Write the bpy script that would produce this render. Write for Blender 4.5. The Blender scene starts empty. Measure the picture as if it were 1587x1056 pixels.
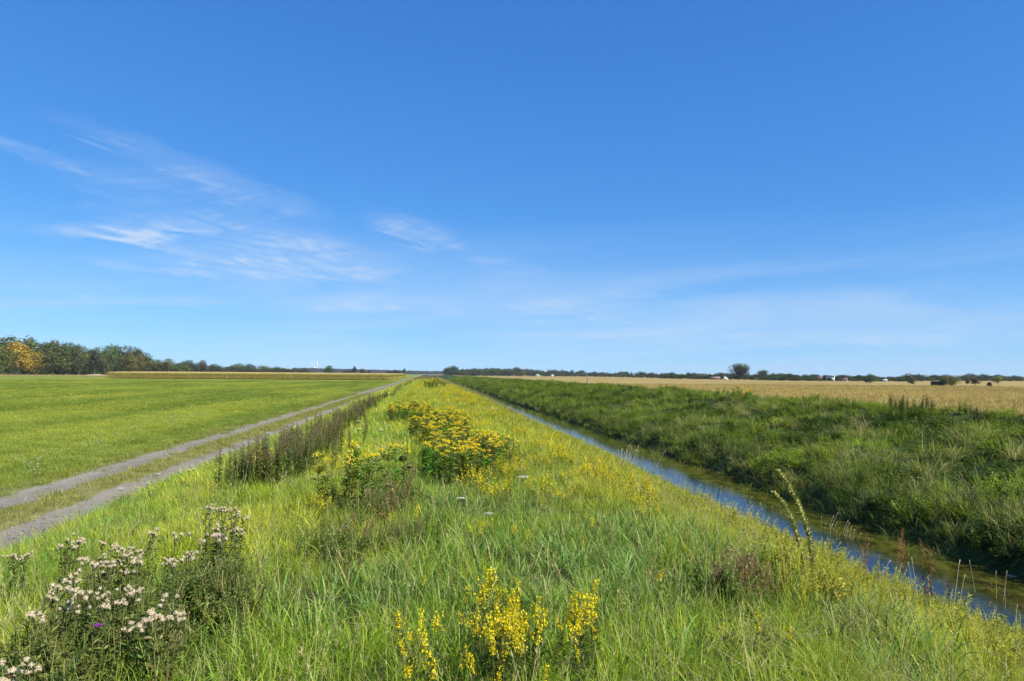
import bpy, math, random
import numpy as np
from mathutils import Matrix, Vector

R = math.radians
rng = np.random.default_rng(7)
random.seed(7)
scene = bpy.context.scene
COL = scene.collection

# ------------------------------------------------------------------ camera
PW, PH, FPX = 1587.0, 1056.0, 1146.0
EYE = 2.5
cam_data = bpy.data.cameras.new('camera')
cam_data.sensor_width = 36.0
cam_data.lens = 36.0 * FPX / PW
cam_data.clip_start = 0.05
cam_data.clip_end = 20000
cam = bpy.data.objects.new('camera', cam_data)
COL.objects.link(cam)
Rm = (Matrix.Rotation(R(-6.6), 4, 'Z') @ Matrix.Rotation(R(90 + 2.62), 4, 'X') @ Matrix.Rotation(R(0.43), 4, 'Z'))
cam.matrix_world = Matrix.Translation((0, 0, EYE)) @ Rm
scene.camera = cam

# ------------------------------------------------------------------ sun, sky
SUN_AZ, SUN_EL = 128.0, 42.0          # degrees clockwise from +Y, degrees up
sun_vec = Vector((math.sin(R(SUN_AZ)) * math.cos(R(SUN_EL)), math.cos(R(SUN_AZ)) * math.cos(R(SUN_EL)), math.sin(R(SUN_EL))))
sl = bpy.data.lights.new('sun', 'SUN')
sl.energy = 5.0
sl.angle = R(0.53)
sl.color = (1.0, 0.95, 0.86)
so = bpy.data.objects.new('sun', sl)
so.rotation_euler = (-sun_vec).to_track_quat('-Z', 'Y').to_euler()
so.location = (0, 0, 60)
COL.objects.link(so)

world = bpy.data.worlds.new('World')
scene.world = world
world.use_nodes = True
wn, wl = world.node_tree.nodes, world.node_tree.links
wn.clear()
wout = wn.new('ShaderNodeOutputWorld')
wbg = wn.new('ShaderNodeBackground')
wbg.inputs['Strength'].default_value = 0.107
sky = wn.new('ShaderNodeTexSky')
sky.sky_type = 'NISHITA'
sky.sun_disc = False
sky.sun_elevation = R(SUN_EL)
sky.sun_rotation = R(SUN_AZ)
sky.altitude = 50
sky.air_density = 0.7
sky.dust_density = 0.0
sky.ozone_density = 6.0
scene.view_settings.view_transform = 'Standard'
scene.view_settings.look = 'None'
scene.view_settings.exposure = 0.7
scene.view_settings.gamma = 1.0
scene.view_settings.use_curve_mapping = False
cy = scene.cycles
cy.max_bounces = 6
cy.diffuse_bounces = 3
cy.glossy_bounces = 2
cy.transmission_bounces = 3
cy.volume_bounces = 0
cy.transparent_max_bounces = 4
cy.caustics_reflective = False
cy.caustics_refractive = False


def wmath(op, a, b=None, c=None):
    n = wn.new('ShaderNodeMath')
    n.operation = op
    for i, v in enumerate((a, b, c)):
        if v is None:
            continue
        if isinstance(v, (int, float)):
            n.inputs[i].default_value = v
        else:
            wl.new(v, n.inputs[i])
    return n.outputs[0]


# cirrus: noise streaks in azimuth / elevation, gathered in a few loose fields
tc = wn.new('ShaderNodeTexCoord')
sp = wn.new('ShaderNodeSeparateXYZ')
wl.new(tc.outputs['Generated'], sp.inputs[0])
AZ = wmath('MULTIPLY', wmath('ARCTAN2', sp.outputs[0], sp.outputs[1]), 57.2958)
EL = wmath('MULTIPLY', wmath('ARCSINE', sp.outputs[2]), 57.2958)


def px_to_azel(x, y):
    d = Rm.to_3x3() @ Vector(((x - PW / 2) / FPX, -(y - PH / 2) / FPX, -1.0))
    d.normalize()
    return math.degrees(math.atan2(d.x, d.y)), math.degrees(math.asin(d.z))


# coordinates along and across the streaks (they fall to the right)
def streak_noise(ang, sx, sy, det, seed, dist=0.6):
    ca, sa = math.cos(R(ang)), math.sin(R(ang))
    u = wmath('ADD', wmath('MULTIPLY', AZ, ca * sx), wmath('MULTIPLY', EL, sa * sx))
    v = wmath('ADD', wmath('MULTIPLY', AZ, -sa * sy), wmath('MULTIPLY', EL, ca * sy))
    cb = wn.new('ShaderNodeCombineXYZ')
    wl.new(u, cb.inputs[0]); wl.new(v, cb.inputs[1]); cb.inputs[2].default_value = seed
    nz = wn.new('ShaderNodeTexNoise')
    wl.new(cb.outputs[0], nz.inputs['Vector'])
    nz.inputs['Scale'].default_value = 1.0
    nz.inputs['Detail'].default_value = det
    nz.inputs['Roughness'].default_value = 0.58
    nz.inputs['Distortion'].default_value = dist
    return nz.outputs[0]


def ramp01(v, lo, hi):
    n = wn.new('ShaderNodeMapRange')
    n.interpolation_type = 'SMOOTHSTEP'
    n.clamp = True
    wl.new(v, n.inputs[0])
    n.inputs[1].default_value = lo
    n.inputs[2].default_value = hi
    return n.outputs[0]


def blob(x, y, wx, wy, ang, amp, edge=None):
    """soft ellipse centred on a direction; half widths given in photograph pixels"""
    a0, e0 = px_to_azel(x, y)
    ra, re = wx / 20.0, wy / 20.0
    ca, sa = math.cos(R(ang)), math.sin(R(ang))
    da = wmath('SUBTRACT', AZ, a0)
    de = wmath('SUBTRACT', EL, e0)
    u = wmath('ADD', wmath('MULTIPLY', da, ca / ra), wmath('MULTIPLY', de, -sa / ra))
    v = wmath('ADD', wmath('MULTIPLY', da, sa / re), wmath('MULTIPLY', de, ca / re))
    if edge is not None:
        v = wmath('ADD', v, wmath('MULTIPLY', wmath('SUBTRACT', edge, 0.5), 2.2))
    d2 = wmath('ADD', wmath('MULTIPLY', u, u), wmath('MULTIPLY', v, v))
    return wmath('MULTIPLY', ramp01(d2, 1.0, 0.0), amp)


n_big = streak_noise(12, 0.10, 0.55, 6, 3.1, 1.1)
n_fine = streak_noise(-8, 0.22, 1.25, 6, 8.7, 1.1)
n_wide = streak_noise(4, 0.035, 0.30, 4, 15.2, 0.8)
fine = wmath('MULTIPLY', ramp01(n_big, 0.36, 0.72), ramp01(n_fine, 0.32, 0.78))
wide = ramp01(n_wide, 0.36, 0.78)
field = None
for spec in ((330, 275, 240, 24, 15, 0.55), (150, 360, 95, 13, -5, 1.15), (250, 380, 120, 10, 12, 0.9),
             (400, 385, 260, 42, 6, 0.70), (330, 330, 240, 60, 12, 0.45), (640, 358, 100, 26, 14, 0.70),
             (50, 238, 80, 14, 12, 0.5), (790, 412, 90, 16, 8, 0.50), (900, 478, 130, 22, 4, 0.75), (620, 470, 120, 16, 3, .5), (980, 458, 70, 10, 5, .5),
             (290, 423, 55, 8, 3, 0.9), (185, 412, 45, 7, 6, 0.8), (490, 468, 90, 12, 2, 0.55),
             (200, 460, 180, 10, 2, 0.40), (830, 498, 80, 8, 3, 0.45), (1200, 525, 420, 16, 1, 0.45)):
    b = blob(*spec, edge=n_fine)
    field = b if field is None else wmath('ADD', field, b)
cl_f = wmath('MULTIPLY', field, wmath('ADD', wmath('MULTIPLY', fine, 0.85), 0.13))
# faint bands low over the horizon all round, and thin veils elsewhere in the sky
low = wmath('MULTIPLY', wmath('MULTIPLY', ramp01(EL, 13.0, 3.0), ramp01(EL, -1.0, 2.0)), wmath('ADD', wmath('MULTIPLY', wide, 0.38), 0.13))
azf = wmath('ADD', ramp01(AZ, 44.0, 85.0), ramp01(AZ, -36.0, -80.0))
oth = wmath('MULTIPLY', wmath('MULTIPLY', azf, fine), 0.35)
puffs = None
for spec in ((365, 537, 18, 4, 0, 0.55), (125, 528, 14, 3, 0, 0.45), (222, 522, 22, 2, 0, 0.2), (455, 505, 20, 2, 0, 0.25),
             (430, 517, 16, 2, 0, 0.25), (130, 499, 12, 1.6, 0, 0.2)):
    b = blob(*spec, edge=n_fine)
    puffs = b if puffs is None else wmath('ADD', puffs, b)
cloud = wmath('MINIMUM', wmath('ADD', wmath('ADD', cl_f, low), wmath('ADD', oth, wmath('MULTIPLY', puffs, 0.5))), 0.75)
# the deep saturated blue of the photograph: one tone curve per channel over the whole sky
sc_ = wn.new('ShaderNodeSeparateColor'); wl.new(sky.outputs[0], sc_.inputs[0])
cc_ = wn.new('ShaderNodeCombineColor')
for ch, (k_, g_) in enumerate(((0.43, 0.88), (1.09, 0.68), (2.42, 0.45))):
    wl.new(wmath('MULTIPLY', wmath('POWER', wmath('MAXIMUM', sc_.outputs[ch], 0.0), g_), k_), cc_.inputs[ch])
mixc = wn.new('ShaderNodeMix')
mixc.data_type = 'RGBA'
wl.new(cloud, mixc.inputs[0])
wl.new(cc_.outputs[0], mixc.inputs[6])
mixc.inputs[7].default_value = (3.7, 4.4, 5.4, 1)
wl.new(mixc.outputs[2], wbg.inputs['Color'])
wl.new(wbg.outputs[0], wout.inputs[0])

# ------------------------------------------------------------------ numpy noise
_tab = np.random.default_rng(99).random((256, 256))


def vn(x, y, seed=0):
    x = np.asarray(x, float) + seed * 17.31
    y = np.asarray(y, float) + seed * 9.77
    xi, yi = np.floor(x).astype(int), np.floor(y).astype(int)
    fx, fy = x - xi, y - yi
    fx, fy = fx * fx * (3 - 2 * fx), fy * fy * (3 - 2 * fy)
    a = _tab[xi & 255, yi & 255]; b = _tab[(xi + 1) & 255, yi & 255]
    c = _tab[xi & 255, (yi + 1) & 255]; d = _tab[(xi + 1) & 255, (yi + 1) & 255]
    return (a * (1 - fx) + b * fx) * (1 - fy) + (c * (1 - fx) + d * fx) * fy


def fbm(x, y, seed=0, o=3):
    s, a, t = 0, 0.5, 0
    for i in range(o):
        s = s + a * vn(x * 2 ** i, y * 2 ** i, seed + i * 3)
        t += a
        a *= 0.5
    return s / t


def sstep(x, a, b):
    t = np.clip((x - a) / (b - a), 0, 1)
    return t * t * (3 - 2 * t)


# ------------------------------------------------------------------ terrain height
WATER_Z = -1.1
PX = np.array([-4000, -12, -9, -8.45, -7.9, -7.4, -7.0, -6.6, -6.15, -5.7, -5.3, -4.2, -2.6, -1.4, 0.4, 2.4, 3.4, 4.6, 6.0, 7.2, 7.9, 9.2,
               10.3, 10.75, 11.2, 11.7, 13.5, 17, 20, 21.5, 23, 26, 29, 40, 4000], float)
PZ = np.array([0, 0, 0.0, 0.0, -0.05, 0.0, 0.05, 0.0, -0.05, 0.0, 0.05, 0.35, 0.72, 0.84, 0.88, 0.80, 0.60, 0.15, -0.43, -0.97, -1.30, -1.8,
               -1.6, -1.2, -0.7, -0.45, -0.16, 0.34, 0.74, 0.86, 0.82, 0.4, 0.12, 0.1, 0.1], float)
PROFILE_X = np.linspace(-14, 42, 1121)
_p = np.interp(PROFILE_X, PX, PZ)
_k = np.hanning(9); _k /= _k.sum()
PROFILE_Z = np.convolve(np.pad(_p, 4, mode='edge'), _k, mode='valid')


def H(x, y):
    x = np.asarray(x, float); y = np.asarray(y, float)
    w = sstep(x, 2.0, 6.0) * (1 - sstep(x, 15, 22))
    xs = x + w * ((fbm(y / 7.0, y * 0 + 3.3, 5) - 0.5) * 0.9)
    z = np.interp(xs, PROFILE_X, PROFILE_Z)
    crest = sstep(x, -5, -2) * (1 - sstep(x, 2.5, 6))
    z = z + crest * (fbm(x / 1.6, y / 2.2, 11) - 0.5) * 0.16
    rb = sstep(x, 11.0, 13.0) * (1 - sstep(x, 25, 30))
    z = z + rb * ((fbm(x / 2.2, y / 2.6, 21) - 0.5) * 0.75 + (vn(x / 0.9, y / 1.0, 25) - 0.5) * 0.12)
    far = 1 - sstep(y, 900, 1200)
    return np.where(far < 1, z * far, z)


RM3 = np.array(Rm.to_3x3())


def ray(px, py):
    d = RM3 @ np.array([(px - PW / 2) / FPX, -(py - PH / 2) / FPX, -1.0])
    return d / np.linalg.norm(d)


TS = np.concatenate([np.arange(1.5, 60, 0.03), np.geomspace(60, 3000, 3000)])


def hit(px, py, h=0.0):
    """where the sight line through a photograph point comes down to h above the ground"""
    d = ray(px, py)
    P = d[None, :] * TS[:, None]
    below = (P[:, 2] + EYE) < H(P[:, 0], P[:, 1]) + h
    i = int(np.argmax(below)) if below.any() else len(TS) - 1
    x, y = float(P[i, 0]), float(P[i, 1])
    return x, y, float(H(x, y))


def at_dist(px, dist):
    """ground point under the horizon at photograph column px, dist metres ahead"""
    d = ray(px, 574.5 + 0.0075 * px)
    s = dist / math.hypot(d[0], d[1])
    return d[0] * s, d[1] * s


# ------------------------------------------------------------------ mesh building
class MB:
    def __init__(self):
        self.v, self.q, self.t, self.a = [], [], [], []
        self.qm, self.tm = [], []
        self.n = 0

    def add(self, verts, quads=None, tris=None, a=None, m=0):
        verts = np.asarray(verts, float).reshape(-1, 3)
        self.v.append(verts)
        if a is None:
            a = 0.5
        self.a.append(np.broadcast_to(np.asarray(a, float), (len(verts),)).copy())
        if quads is not None and len(quads):
            self.q.append(np.asarray(quads, int) + self.n); self.qm.append(np.full(len(quads), m))
        if tris is not None and len(tris):
            self.t.append(np.asarray(tris, int) + self.n); self.tm.append(np.full(len(tris), m))
        self.n += len(verts)

    def mesh(self, name, mats, smooth=False):
        me = bpy.data.meshes.new(name)
        V = np.concatenate(self.v)
        Q = np.concatenate(self.q) if self.q else np.zeros((0, 4), int)
        T = np.concatenate(self.t) if self.t else np.zeros((0, 3), int)
        me.vertices.add(len(V)); me.vertices.foreach_set('co', V.astype(np.float32).ravel())
        nl = Q.size + T.size
        me.loops.add(nl); me.loops.foreach_set('vertex_index', np.concatenate([Q.ravel(), T.ravel()]).astype(np.int32))
        me.polygons.add(len(Q) + len(T))
        ls = np.concatenate([np.arange(len(Q)) * 4, Q.size + np.arange(len(T)) * 3]).astype(np.int32)
        me.polygons.foreach_set('loop_start', ls)
        mi = np.concatenate([np.concatenate(self.qm) if self.qm else np.zeros(0), np.concatenate(self.tm) if self.tm else np.zeros(0)])
        me.polygons.foreach_set('material_index', mi.astype(np.int32))
        if smooth:
            me.polygons.foreach_set('use_smooth', np.ones(len(Q) + len(T), bool))
        at = me.attributes.new('v', 'FLOAT', 'POINT')
        at.data.foreach_set('value', np.concatenate(self.a).astype(np.float32))
        for m in (mats if isinstance(mats, (list, tuple)) else [mats]):
            me.materials.append(m)
        me.update(calc_edges=True)
        me.validate()
        return me


def norm(a):
    return a / np.maximum(np.linalg.norm(a, axis=-1, keepdims=True), 1e-9)


def blades(mb, base, az, lean, length, width, bend, seg=3, m=0, a=None, twist=None, tipw=0.0):
    """n grass blades: base (n,3), heading az, lean from upright, bend = further lean gained towards the tip"""
    n = len(base)
    if a is None:
        a = rng.random(n)
    hd = np.stack([np.cos(az), np.sin(az), np.zeros(n)], 1)
    tw = az + math.pi / 2 + (rng.normal(0, 0.7, n) if twist is None else twist)
    sd = np.stack([np.cos(tw), np.sin(tw), np.zeros(n)], 1)
    P = base.copy(); rows = []
    for k in range(seg + 1):
        f = k / seg
        w = width * (1 - f ** 2.2) * (0.75 + 0.5 * min(f * 3, 1)) * 0.8
        if k == seg:
            rows.append((P, None))
        else:
            rows.append((P - sd * w[:, None] / 2, P + sd * w[:, None] / 2))
            ang = lean + bend * ((k + 0.5) / seg) ** 1.5
            st = (length / seg)[:, None] * (np.cos(ang)[:, None] * np.array([0, 0, 1.0]) + np.sin(ang)[:, None] * hd)
            P = P + st
    V = []
    for p, q in rows:
        V.append(p)
        if q is not None:
            V.append(q)
    V = np.stack(V, 1)
    nv = V.shape[1]
    off = np.arange(n)[:, None] * nv
    Q = [np.array([2 * k, 2 * k + 1, 2 * k + 3, 2 * k + 2]) for k in range(seg - 1)]
    quads = (off[:, None, :] + np.array(Q)[None]).reshape(-1, 4) if Q else None
    tris = off + np.array([2 * (seg - 1), 2 * (seg - 1) + 1, 2 * seg])[None]
    mb.add(V.reshape(-1, 3), quads, tris, np.repeat(a, nv), m)


def leaves(mb, P, D, N, L, W, a=None, m=0):
    """kite-shaped leaves folded along the middle"""
    n = len(P)
    D = norm(D); S = norm(np.cross(D, N)); U = np.cross(S, D)
    L = np.broadcast_to(L, (n,))[:, None]; W = np.broadcast_to(W, (n,))[:, None]
    mid = P + D * L * 0.45
    V = np.stack([P, mid + S * W / 2 + U * W * 0.18, P + D * L - U * L * 0.12, mid - S * W / 2 + U * W * 0.18], 1)
    off = np.arange(n)[:, None] * 4
    if a is None:
        a = rng.random(n)
    T = np.concatenate([off + [0, 1, 2], off + [0, 2, 3]])
    mb.add(V.reshape(-1, 3), None, T, np.repeat(a, 4), m)


def rdir(n, up=0.0):
    d = rng.normal(0, 1, (n, 3)); d = norm(d)
    d[:, 2] += up
    return norm(d)


def tube(mb, pts, rad, sides=5, a=0.5, m=0, cap=True):
    pts = np.asarray(pts, float); k = len(pts)
    rad = np.broadcast_to(rad, (k,))
    t = norm(np.gradient(pts, axis=0))
    ref = np.array([0.31, 0.95, 0.05])
    s = norm(np.cross(t, ref)); u = np.cross(s, t)
    an = np.arange(sides) * 2 * math.pi / sides
    V = pts[:, None] + rad[:, None, None] * (np.cos(an)[None, :, None] * s[:, None] + np.sin(an)[None, :, None] * u[:, None])
    Q = []
    for i in range(k - 1):
        for j in range(sides):
            j2 = (j + 1) % sides
            Q.append([i * sides + j, i * sides + j2, (i + 1) * sides + j2, (i + 1) * sides + j])
    V = V.reshape(-1, 3)
    T = None
    if cap:
        V = np.vstack([V, pts[-1] + t[-1] * rad[-1] * 0.4])
        T = [[(k - 1) * sides + j, (k - 1) * sides + (j + 1) % sides, k * sides] for j in range(sides)]
    mb.add(V, Q, T, a, m)


def box(mb, lo, hi, m=0, a=0.5):
    x0, y0, z0 = lo; x1, y1, z1 = hi
    V = [(x0, y0, z0), (x1, y0, z0), (x1, y1, z0), (x0, y1, z0), (x0, y0, z1), (x1, y0, z1), (x1, y1, z1), (x0, y1, z1)]
    mb.add(V, [(0, 3, 2, 1), (4, 5, 6, 7), (0, 1, 5, 4), (1, 2, 6, 5), (2, 3, 7, 6), (3, 0, 4, 7)], None, a, m)


def blobs(mb, P, r, m=0, a=None, flat=1.0):
    """little octahedral buds"""
    n = len(P)
    O = np.array([(1, 0, 0), (0, 1, 0), (-1, 0, 0), (0, -1, 0), (0, 0, flat), (0, 0, -flat)], float)
    r = np.broadcast_to(r, (n,))
    V = P[:, None] + O[None] * r[:, None, None]
    F = np.array([(0, 1, 4), (1, 2, 4), (2, 3, 4), (3, 0, 4), (1, 0, 5), (2, 1, 5), (3, 2, 5), (0, 3, 5)])
    off = np.arange(n)[:, None, None] * 6
    if a is None:
        a = rng.random(n)
    mb.add(V.reshape(-1, 3), None, (F[None] + off).reshape(-1, 3), np.repeat(a, 6), m)


# ------------------------------------------------------------------ materials
def new_mat(name):
    m = bpy.data.materials.new(name)
    m.use_nodes = True
    nt = m.node_tree
    nt.nodes.clear()
    out = nt.nodes.new('ShaderNodeOutputMaterial')
    return m, nt.nodes, nt.links, out


def leaf_shader(nd, lk, out, color, trans=0.35, gloss=0.07, rough=0.45, twarm=(1.15, 1.1, 0.6)):
    d = nd.new('ShaderNodeBsdfDiffuse')
    t = nd.new('ShaderNodeBsdfTranslucent')
    g = nd.new('ShaderNodeBsdfGlossy')
    g.inputs['Roughness'].default_value = rough
    g.inputs['Color'].default_value = (1, 0.95, 0.75, 1)
    lk.new(color, d.inputs['Color'])
    tm = nd.new('ShaderNodeVectorMath'); tm.operation = 'MULTIPLY'
    lk.new(color, tm.inputs[0]); tm.inputs[1].default_value = twarm
    lk.new(tm.outputs[0], t.inputs['Color'])
    m1 = nd.new('ShaderNodeMixShader'); m1.inputs[0].default_value = trans
    lk.new(d.outputs[0], m1.inputs[1]); lk.new(t.outputs[0], m1.inputs[2])
    m2 = nd.new('ShaderNodeMixShader'); m2.inputs[0].default_value = gloss
    lk.new(m1.outputs[0], m2.inputs[1]); lk.new(g.outputs[0], m2.inputs[2])
    lk.new(m2.outputs[0], out.inputs[0])


def attr(nd, name, kind='GEOMETRY'):
    n = nd.new('ShaderNodeAttribute')
    n.attribute_type = kind
    n.attribute_name = name
    return n


def maprange(nd, lk, v, a, b, c, d):
    n = nd.new('ShaderNodeMapRange')
    lk.new(v, n.inputs[0])
    for i, x in enumerate((a, b, c, d)):
        n.inputs[1 + i].default_value = x
    return n.outputs[0]


def foliage_mat(name, mode, base=None, straw=(0.46, 0.42, 0.18), straw_from=0.915, vlo=0.45, vhi=1.6, trans=0.47, gloss=0.014, hue=0.03):
    """mode: 'inst' tint from the scatter points, 'obj' tint from the object's colour, 'fixed' base"""
    m, nd, lk, out = new_mat(name)
    av = attr(nd, 'v')
    if mode == 'inst':
        c = attr(nd, 'tint', 'INSTANCER').outputs['Color']
    elif mode == 'obj':
        c = nd.new('ShaderNodeObjectInfo').outputs['Color']
    else:
        r = nd.new('ShaderNodeRGB'); r.outputs[0].default_value = (*base, 1); c = r.outputs[0]
    fr = av.outputs['Fac']
    # a second random number out of the first
    f2 = nd.new('ShaderNodeMath'); f2.operation = 'MULTIPLY'; lk.new(fr, f2.inputs[0]); f2.inputs[1].default_value = 37.7
    f3 = nd.new('ShaderNodeMath'); f3.operation = 'FRACT'; lk.new(f2.outputs[0], f3.inputs[0])
    hsn = nd.new('ShaderNodeHueSaturation')
    lk.new(c, hsn.inputs['Color'])
    lk.new(maprange(nd, lk, f3.outputs[0], 0, 1, 0.5 - hue, 0.5 + hue), hsn.inputs['Hue'])
    lk.new(maprange(nd, lk, fr, 0, 1, vlo, vhi), hsn.inputs['Value'])
    mx = nd.new('ShaderNodeMix'); mx.data_type = 'RGBA'
    st = nd.new('ShaderNodeMath'); st.operation = 'GREATER_THAN'; lk.new(fr, st.inputs[0]); st.inputs[1].default_value = straw_from
    lk.new(st.outputs[0], mx.inputs[0])
    lk.new(hsn.outputs[0], mx.inputs[6])
    mx.inputs[7].default_value = (*straw, 1)
    leaf_shader(nd, lk, out, mx.outputs[2], trans, gloss)
    return m


def plain_mat(name, col, rough=0.7, noise=None, var=0.25, spec=0.3, bump=0.0):
    m, nd, lk, out = new_mat(name)
    b = nd.new('ShaderNodeBsdfPrincipled')
    b.inputs['Roughness'].default_value = rough
    b.inputs['Specular IOR Level'].default_value = spec
    if noise:
        tcx = nd.new('ShaderNodeTexCoord')
        n = nd.new('ShaderNodeTexNoise'); n.inputs['Scale'].default_value = noise; n.inputs['Detail'].default_value = 5
        lk.new(tcx.outputs['Object'], n.inputs['Vector'])
        hsn = nd.new('ShaderNodeHueSaturation'); hsn.inputs['Color'].default_value = (*col, 1)
        lk.new(maprange(nd, lk, n.outputs[0], 0.3, 0.7, 1 - var, 1 + var), hsn.inputs['Value'])
        lk.new(hsn.outputs[0], b.inputs['Base Color'])
        if bump:
            bp = nd.new('ShaderNodeBump'); bp.inputs['Strength'].default_value = bump; bp.inputs['Distance'].default_value = 0.02
            lk.new(n.outputs[0], bp.inputs['Height']); lk.new(bp.outputs[0], b.inputs['Normal'])
    else:
        b.inputs['Base Color'].default_value = (*col, 1)
    lk.new(b.outputs[0], out.inputs[0])
    return m


def ground_mat(name, stops, scales, bump=0.5, bumpd=0.05, rough=0.95):
    """colour ramp over layered noises; scales = list of ((sx,sy,sz), weight, detail)"""
    m, nd, lk, out = new_mat(name)
    b = nd.new('ShaderNodeBsdfPrincipled')
    b.inputs['Roughness'].default_value = rough
    b.inputs['Specular IOR Level'].default_value = 0.1
    g = nd.new('ShaderNodeNewGeometry')
    tot = None
    last = None
    for (s, w, det) in scales:
        mp = nd.new('ShaderNodeMapping'); mp.inputs['Scale'].default_value = s
        lk.new(g.outputs['Position'], mp.inputs[0])
        n = nd.new('ShaderNodeTexNoise'); n.inputs['Scale'].default_value = 1; n.inputs['Detail'].default_value = det
        n.inputs['Roughness'].default_value = 0.62
        lk.new(mp.outputs[0], n.inputs['Vector'])
        mu = nd.new('ShaderNodeMath'); mu.operation = 'MULTIPLY_ADD'
        lk.new(n.outputs[0], mu.inputs[0]); mu.inputs[1].default_value = w
        if tot is None:
            mu.inputs[2].default_value = 0.0
        else:
            lk.new(tot, mu.inputs[2])
        tot = mu.outputs[0]; last = n.outputs[0]
    W = sum(w for _, w, _ in scales)
    v = maprange(nd, lk, tot, 0.5 * W - 0.16 * W, 0.5 * W + 0.16 * W, 0, 1)
    cr = nd.new('ShaderNodeValToRGB')
    cr.color_ramp.elements[0].position = stops[0][0]; cr.color_ramp.elements[0].color = (*stops[0][1], 1)
    cr.color_ramp.elements[1].position = stops[-1][0]; cr.color_ramp.elements[1].color = (*stops[-1][1], 1)
    for p, c in stops[1:-1]:
        e = cr.color_ramp.elements.new(p); e.color = (*c, 1)
    lk.new(v, cr.inputs[0])
    lk.new(cr.outputs[0], b.inputs['Base Color'])
    bp = nd.new('ShaderNodeBump'); bp.inputs['Strength'].default_value = bump; bp.inputs['Distance'].default_value = bumpd
    lk.new(last, bp.inputs['Height']); lk.new(bp.outputs[0], b.inputs['Normal'])
    lk.new(b.outputs[0], out.inputs[0])
    return m


M_grass = foliage_mat('grass_blades', 'inst')
M_lawn = foliage_mat('short_grass_blades', 'inst', straw_from=0.975, vlo=.6, vhi=1.35, trans=0.3, gloss=0.02)
M_hay = foliage_mat('dry_grass_blades', 'inst', straw=(0.52, 0.39, 0.13), straw_from=0.5, gloss=0.03, trans=0.25)
M_herb = foliage_mat('herb_leaves', 'inst', straw_from=0.975, vlo=0.55, vhi=1.35)
M_herbo = foliage_mat('plant_leaves', 'obj', straw_from=0.96, vlo=0.55, vhi=1.4)
M_crown = foliage_mat('tree_leaves', 'obj', straw_from=1.1, vlo=0.55, vhi=1.35, trans=0.2, gloss=0.03, hue=0.02)
M_yel = foliage_mat('yellow_petals', 'fixed', (0.80, 0.66, 0.01), straw_from=2, vlo=0.75, vhi=1.15, hue=0.01, trans=0.3, gloss=0.02)
M_gold = foliage_mat('golden_flower_buttons', 'fixed', (0.92, 0.70, 0.015), straw_from=2, vlo=0.7, vhi=1.2, hue=0.015, trans=0.2, gloss=0.02)
M_white = foliage_mat('white_umbel_petals', 'fixed', (0.72, 0.71, 0.62), straw_from=2, vlo=0.8, vhi=1.1, hue=0.0, trans=0.3, gloss=0.02)
M_fluff = foliage_mat('seed_fluff', 'fixed', (0.88, 0.76, 0.60), straw_from=2, vlo=0.7, vhi=1.15, hue=0.01, trans=0.45, gloss=0.01)
M_purple = foliage_mat('purple_petals', 'fixed', (0.42, 0.10, 0.50), straw_from=2, vlo=0.7, vhi=1.2, trans=0.3, gloss=0.02)
M_stem = foliage_mat('green_stems', 'fixed', (0.11, 0.14, 0.04), straw=(0.3, 0.25, 0.12), straw_from=0.8, trans=0.0)
M_dead = foliage_mat('bleached_stems', 'fixed', (0.55, 0.49, 0.36), straw_from=2, vlo=0.7, vhi=1.1, hue=0.01, trans=0.1)
M_brown = foliage_mat('brown_seeds', 'obj', straw_from=2, vlo=0.55, vhi=1.4, hue=0.02, trans=0.1, gloss=0.02)
M_bark = plain_mat('tree_bark', (0.12, 0.095, 0.07), 0.9, 1.5, 0.3)

# ------------------------------------------------------------------ object helpers


def tag(o, label=None, cat=None, group=None, kind=None):
    if label: o['label'] = label
    if cat: o['category'] = cat
    if group: o['group'] = group
    if kind: o['kind'] = kind
    return o


def link(name, me, parent=None, color=None):
    o = bpy.data.objects.new(name, me)
    COL.objects.link(o)
    if parent is not None:
        o.parent = parent
    if color is not None:
        o.color = (*color, 1)
    return o


def empty(name, loc, rz=0.0, sc=1.0):
    o = bpy.data.objects.new(name, None)
    o.empty_display_size = 0.1
    COL.objects.link(o)
    o.location = loc
    o.rotation_euler = (0, 0, rz)
    o.scale = (sc, sc, sc) if isinstance(sc, (int, float)) else sc
    return o


def thing(name, parts, loc, rz, sc, label, cat, group=None, color=None):
    """an Empty with one child per (part name, mesh, own colour or None)"""
    t = empty(name, loc, rz, sc)
    tag(t, label, cat, group)
    for pn, me, pc in parts:
        c = link(pn, me, t, pc if pc is not None else color)
        if pn != 'stem':
            c['kind'] = 'stuff'
    return t


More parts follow.
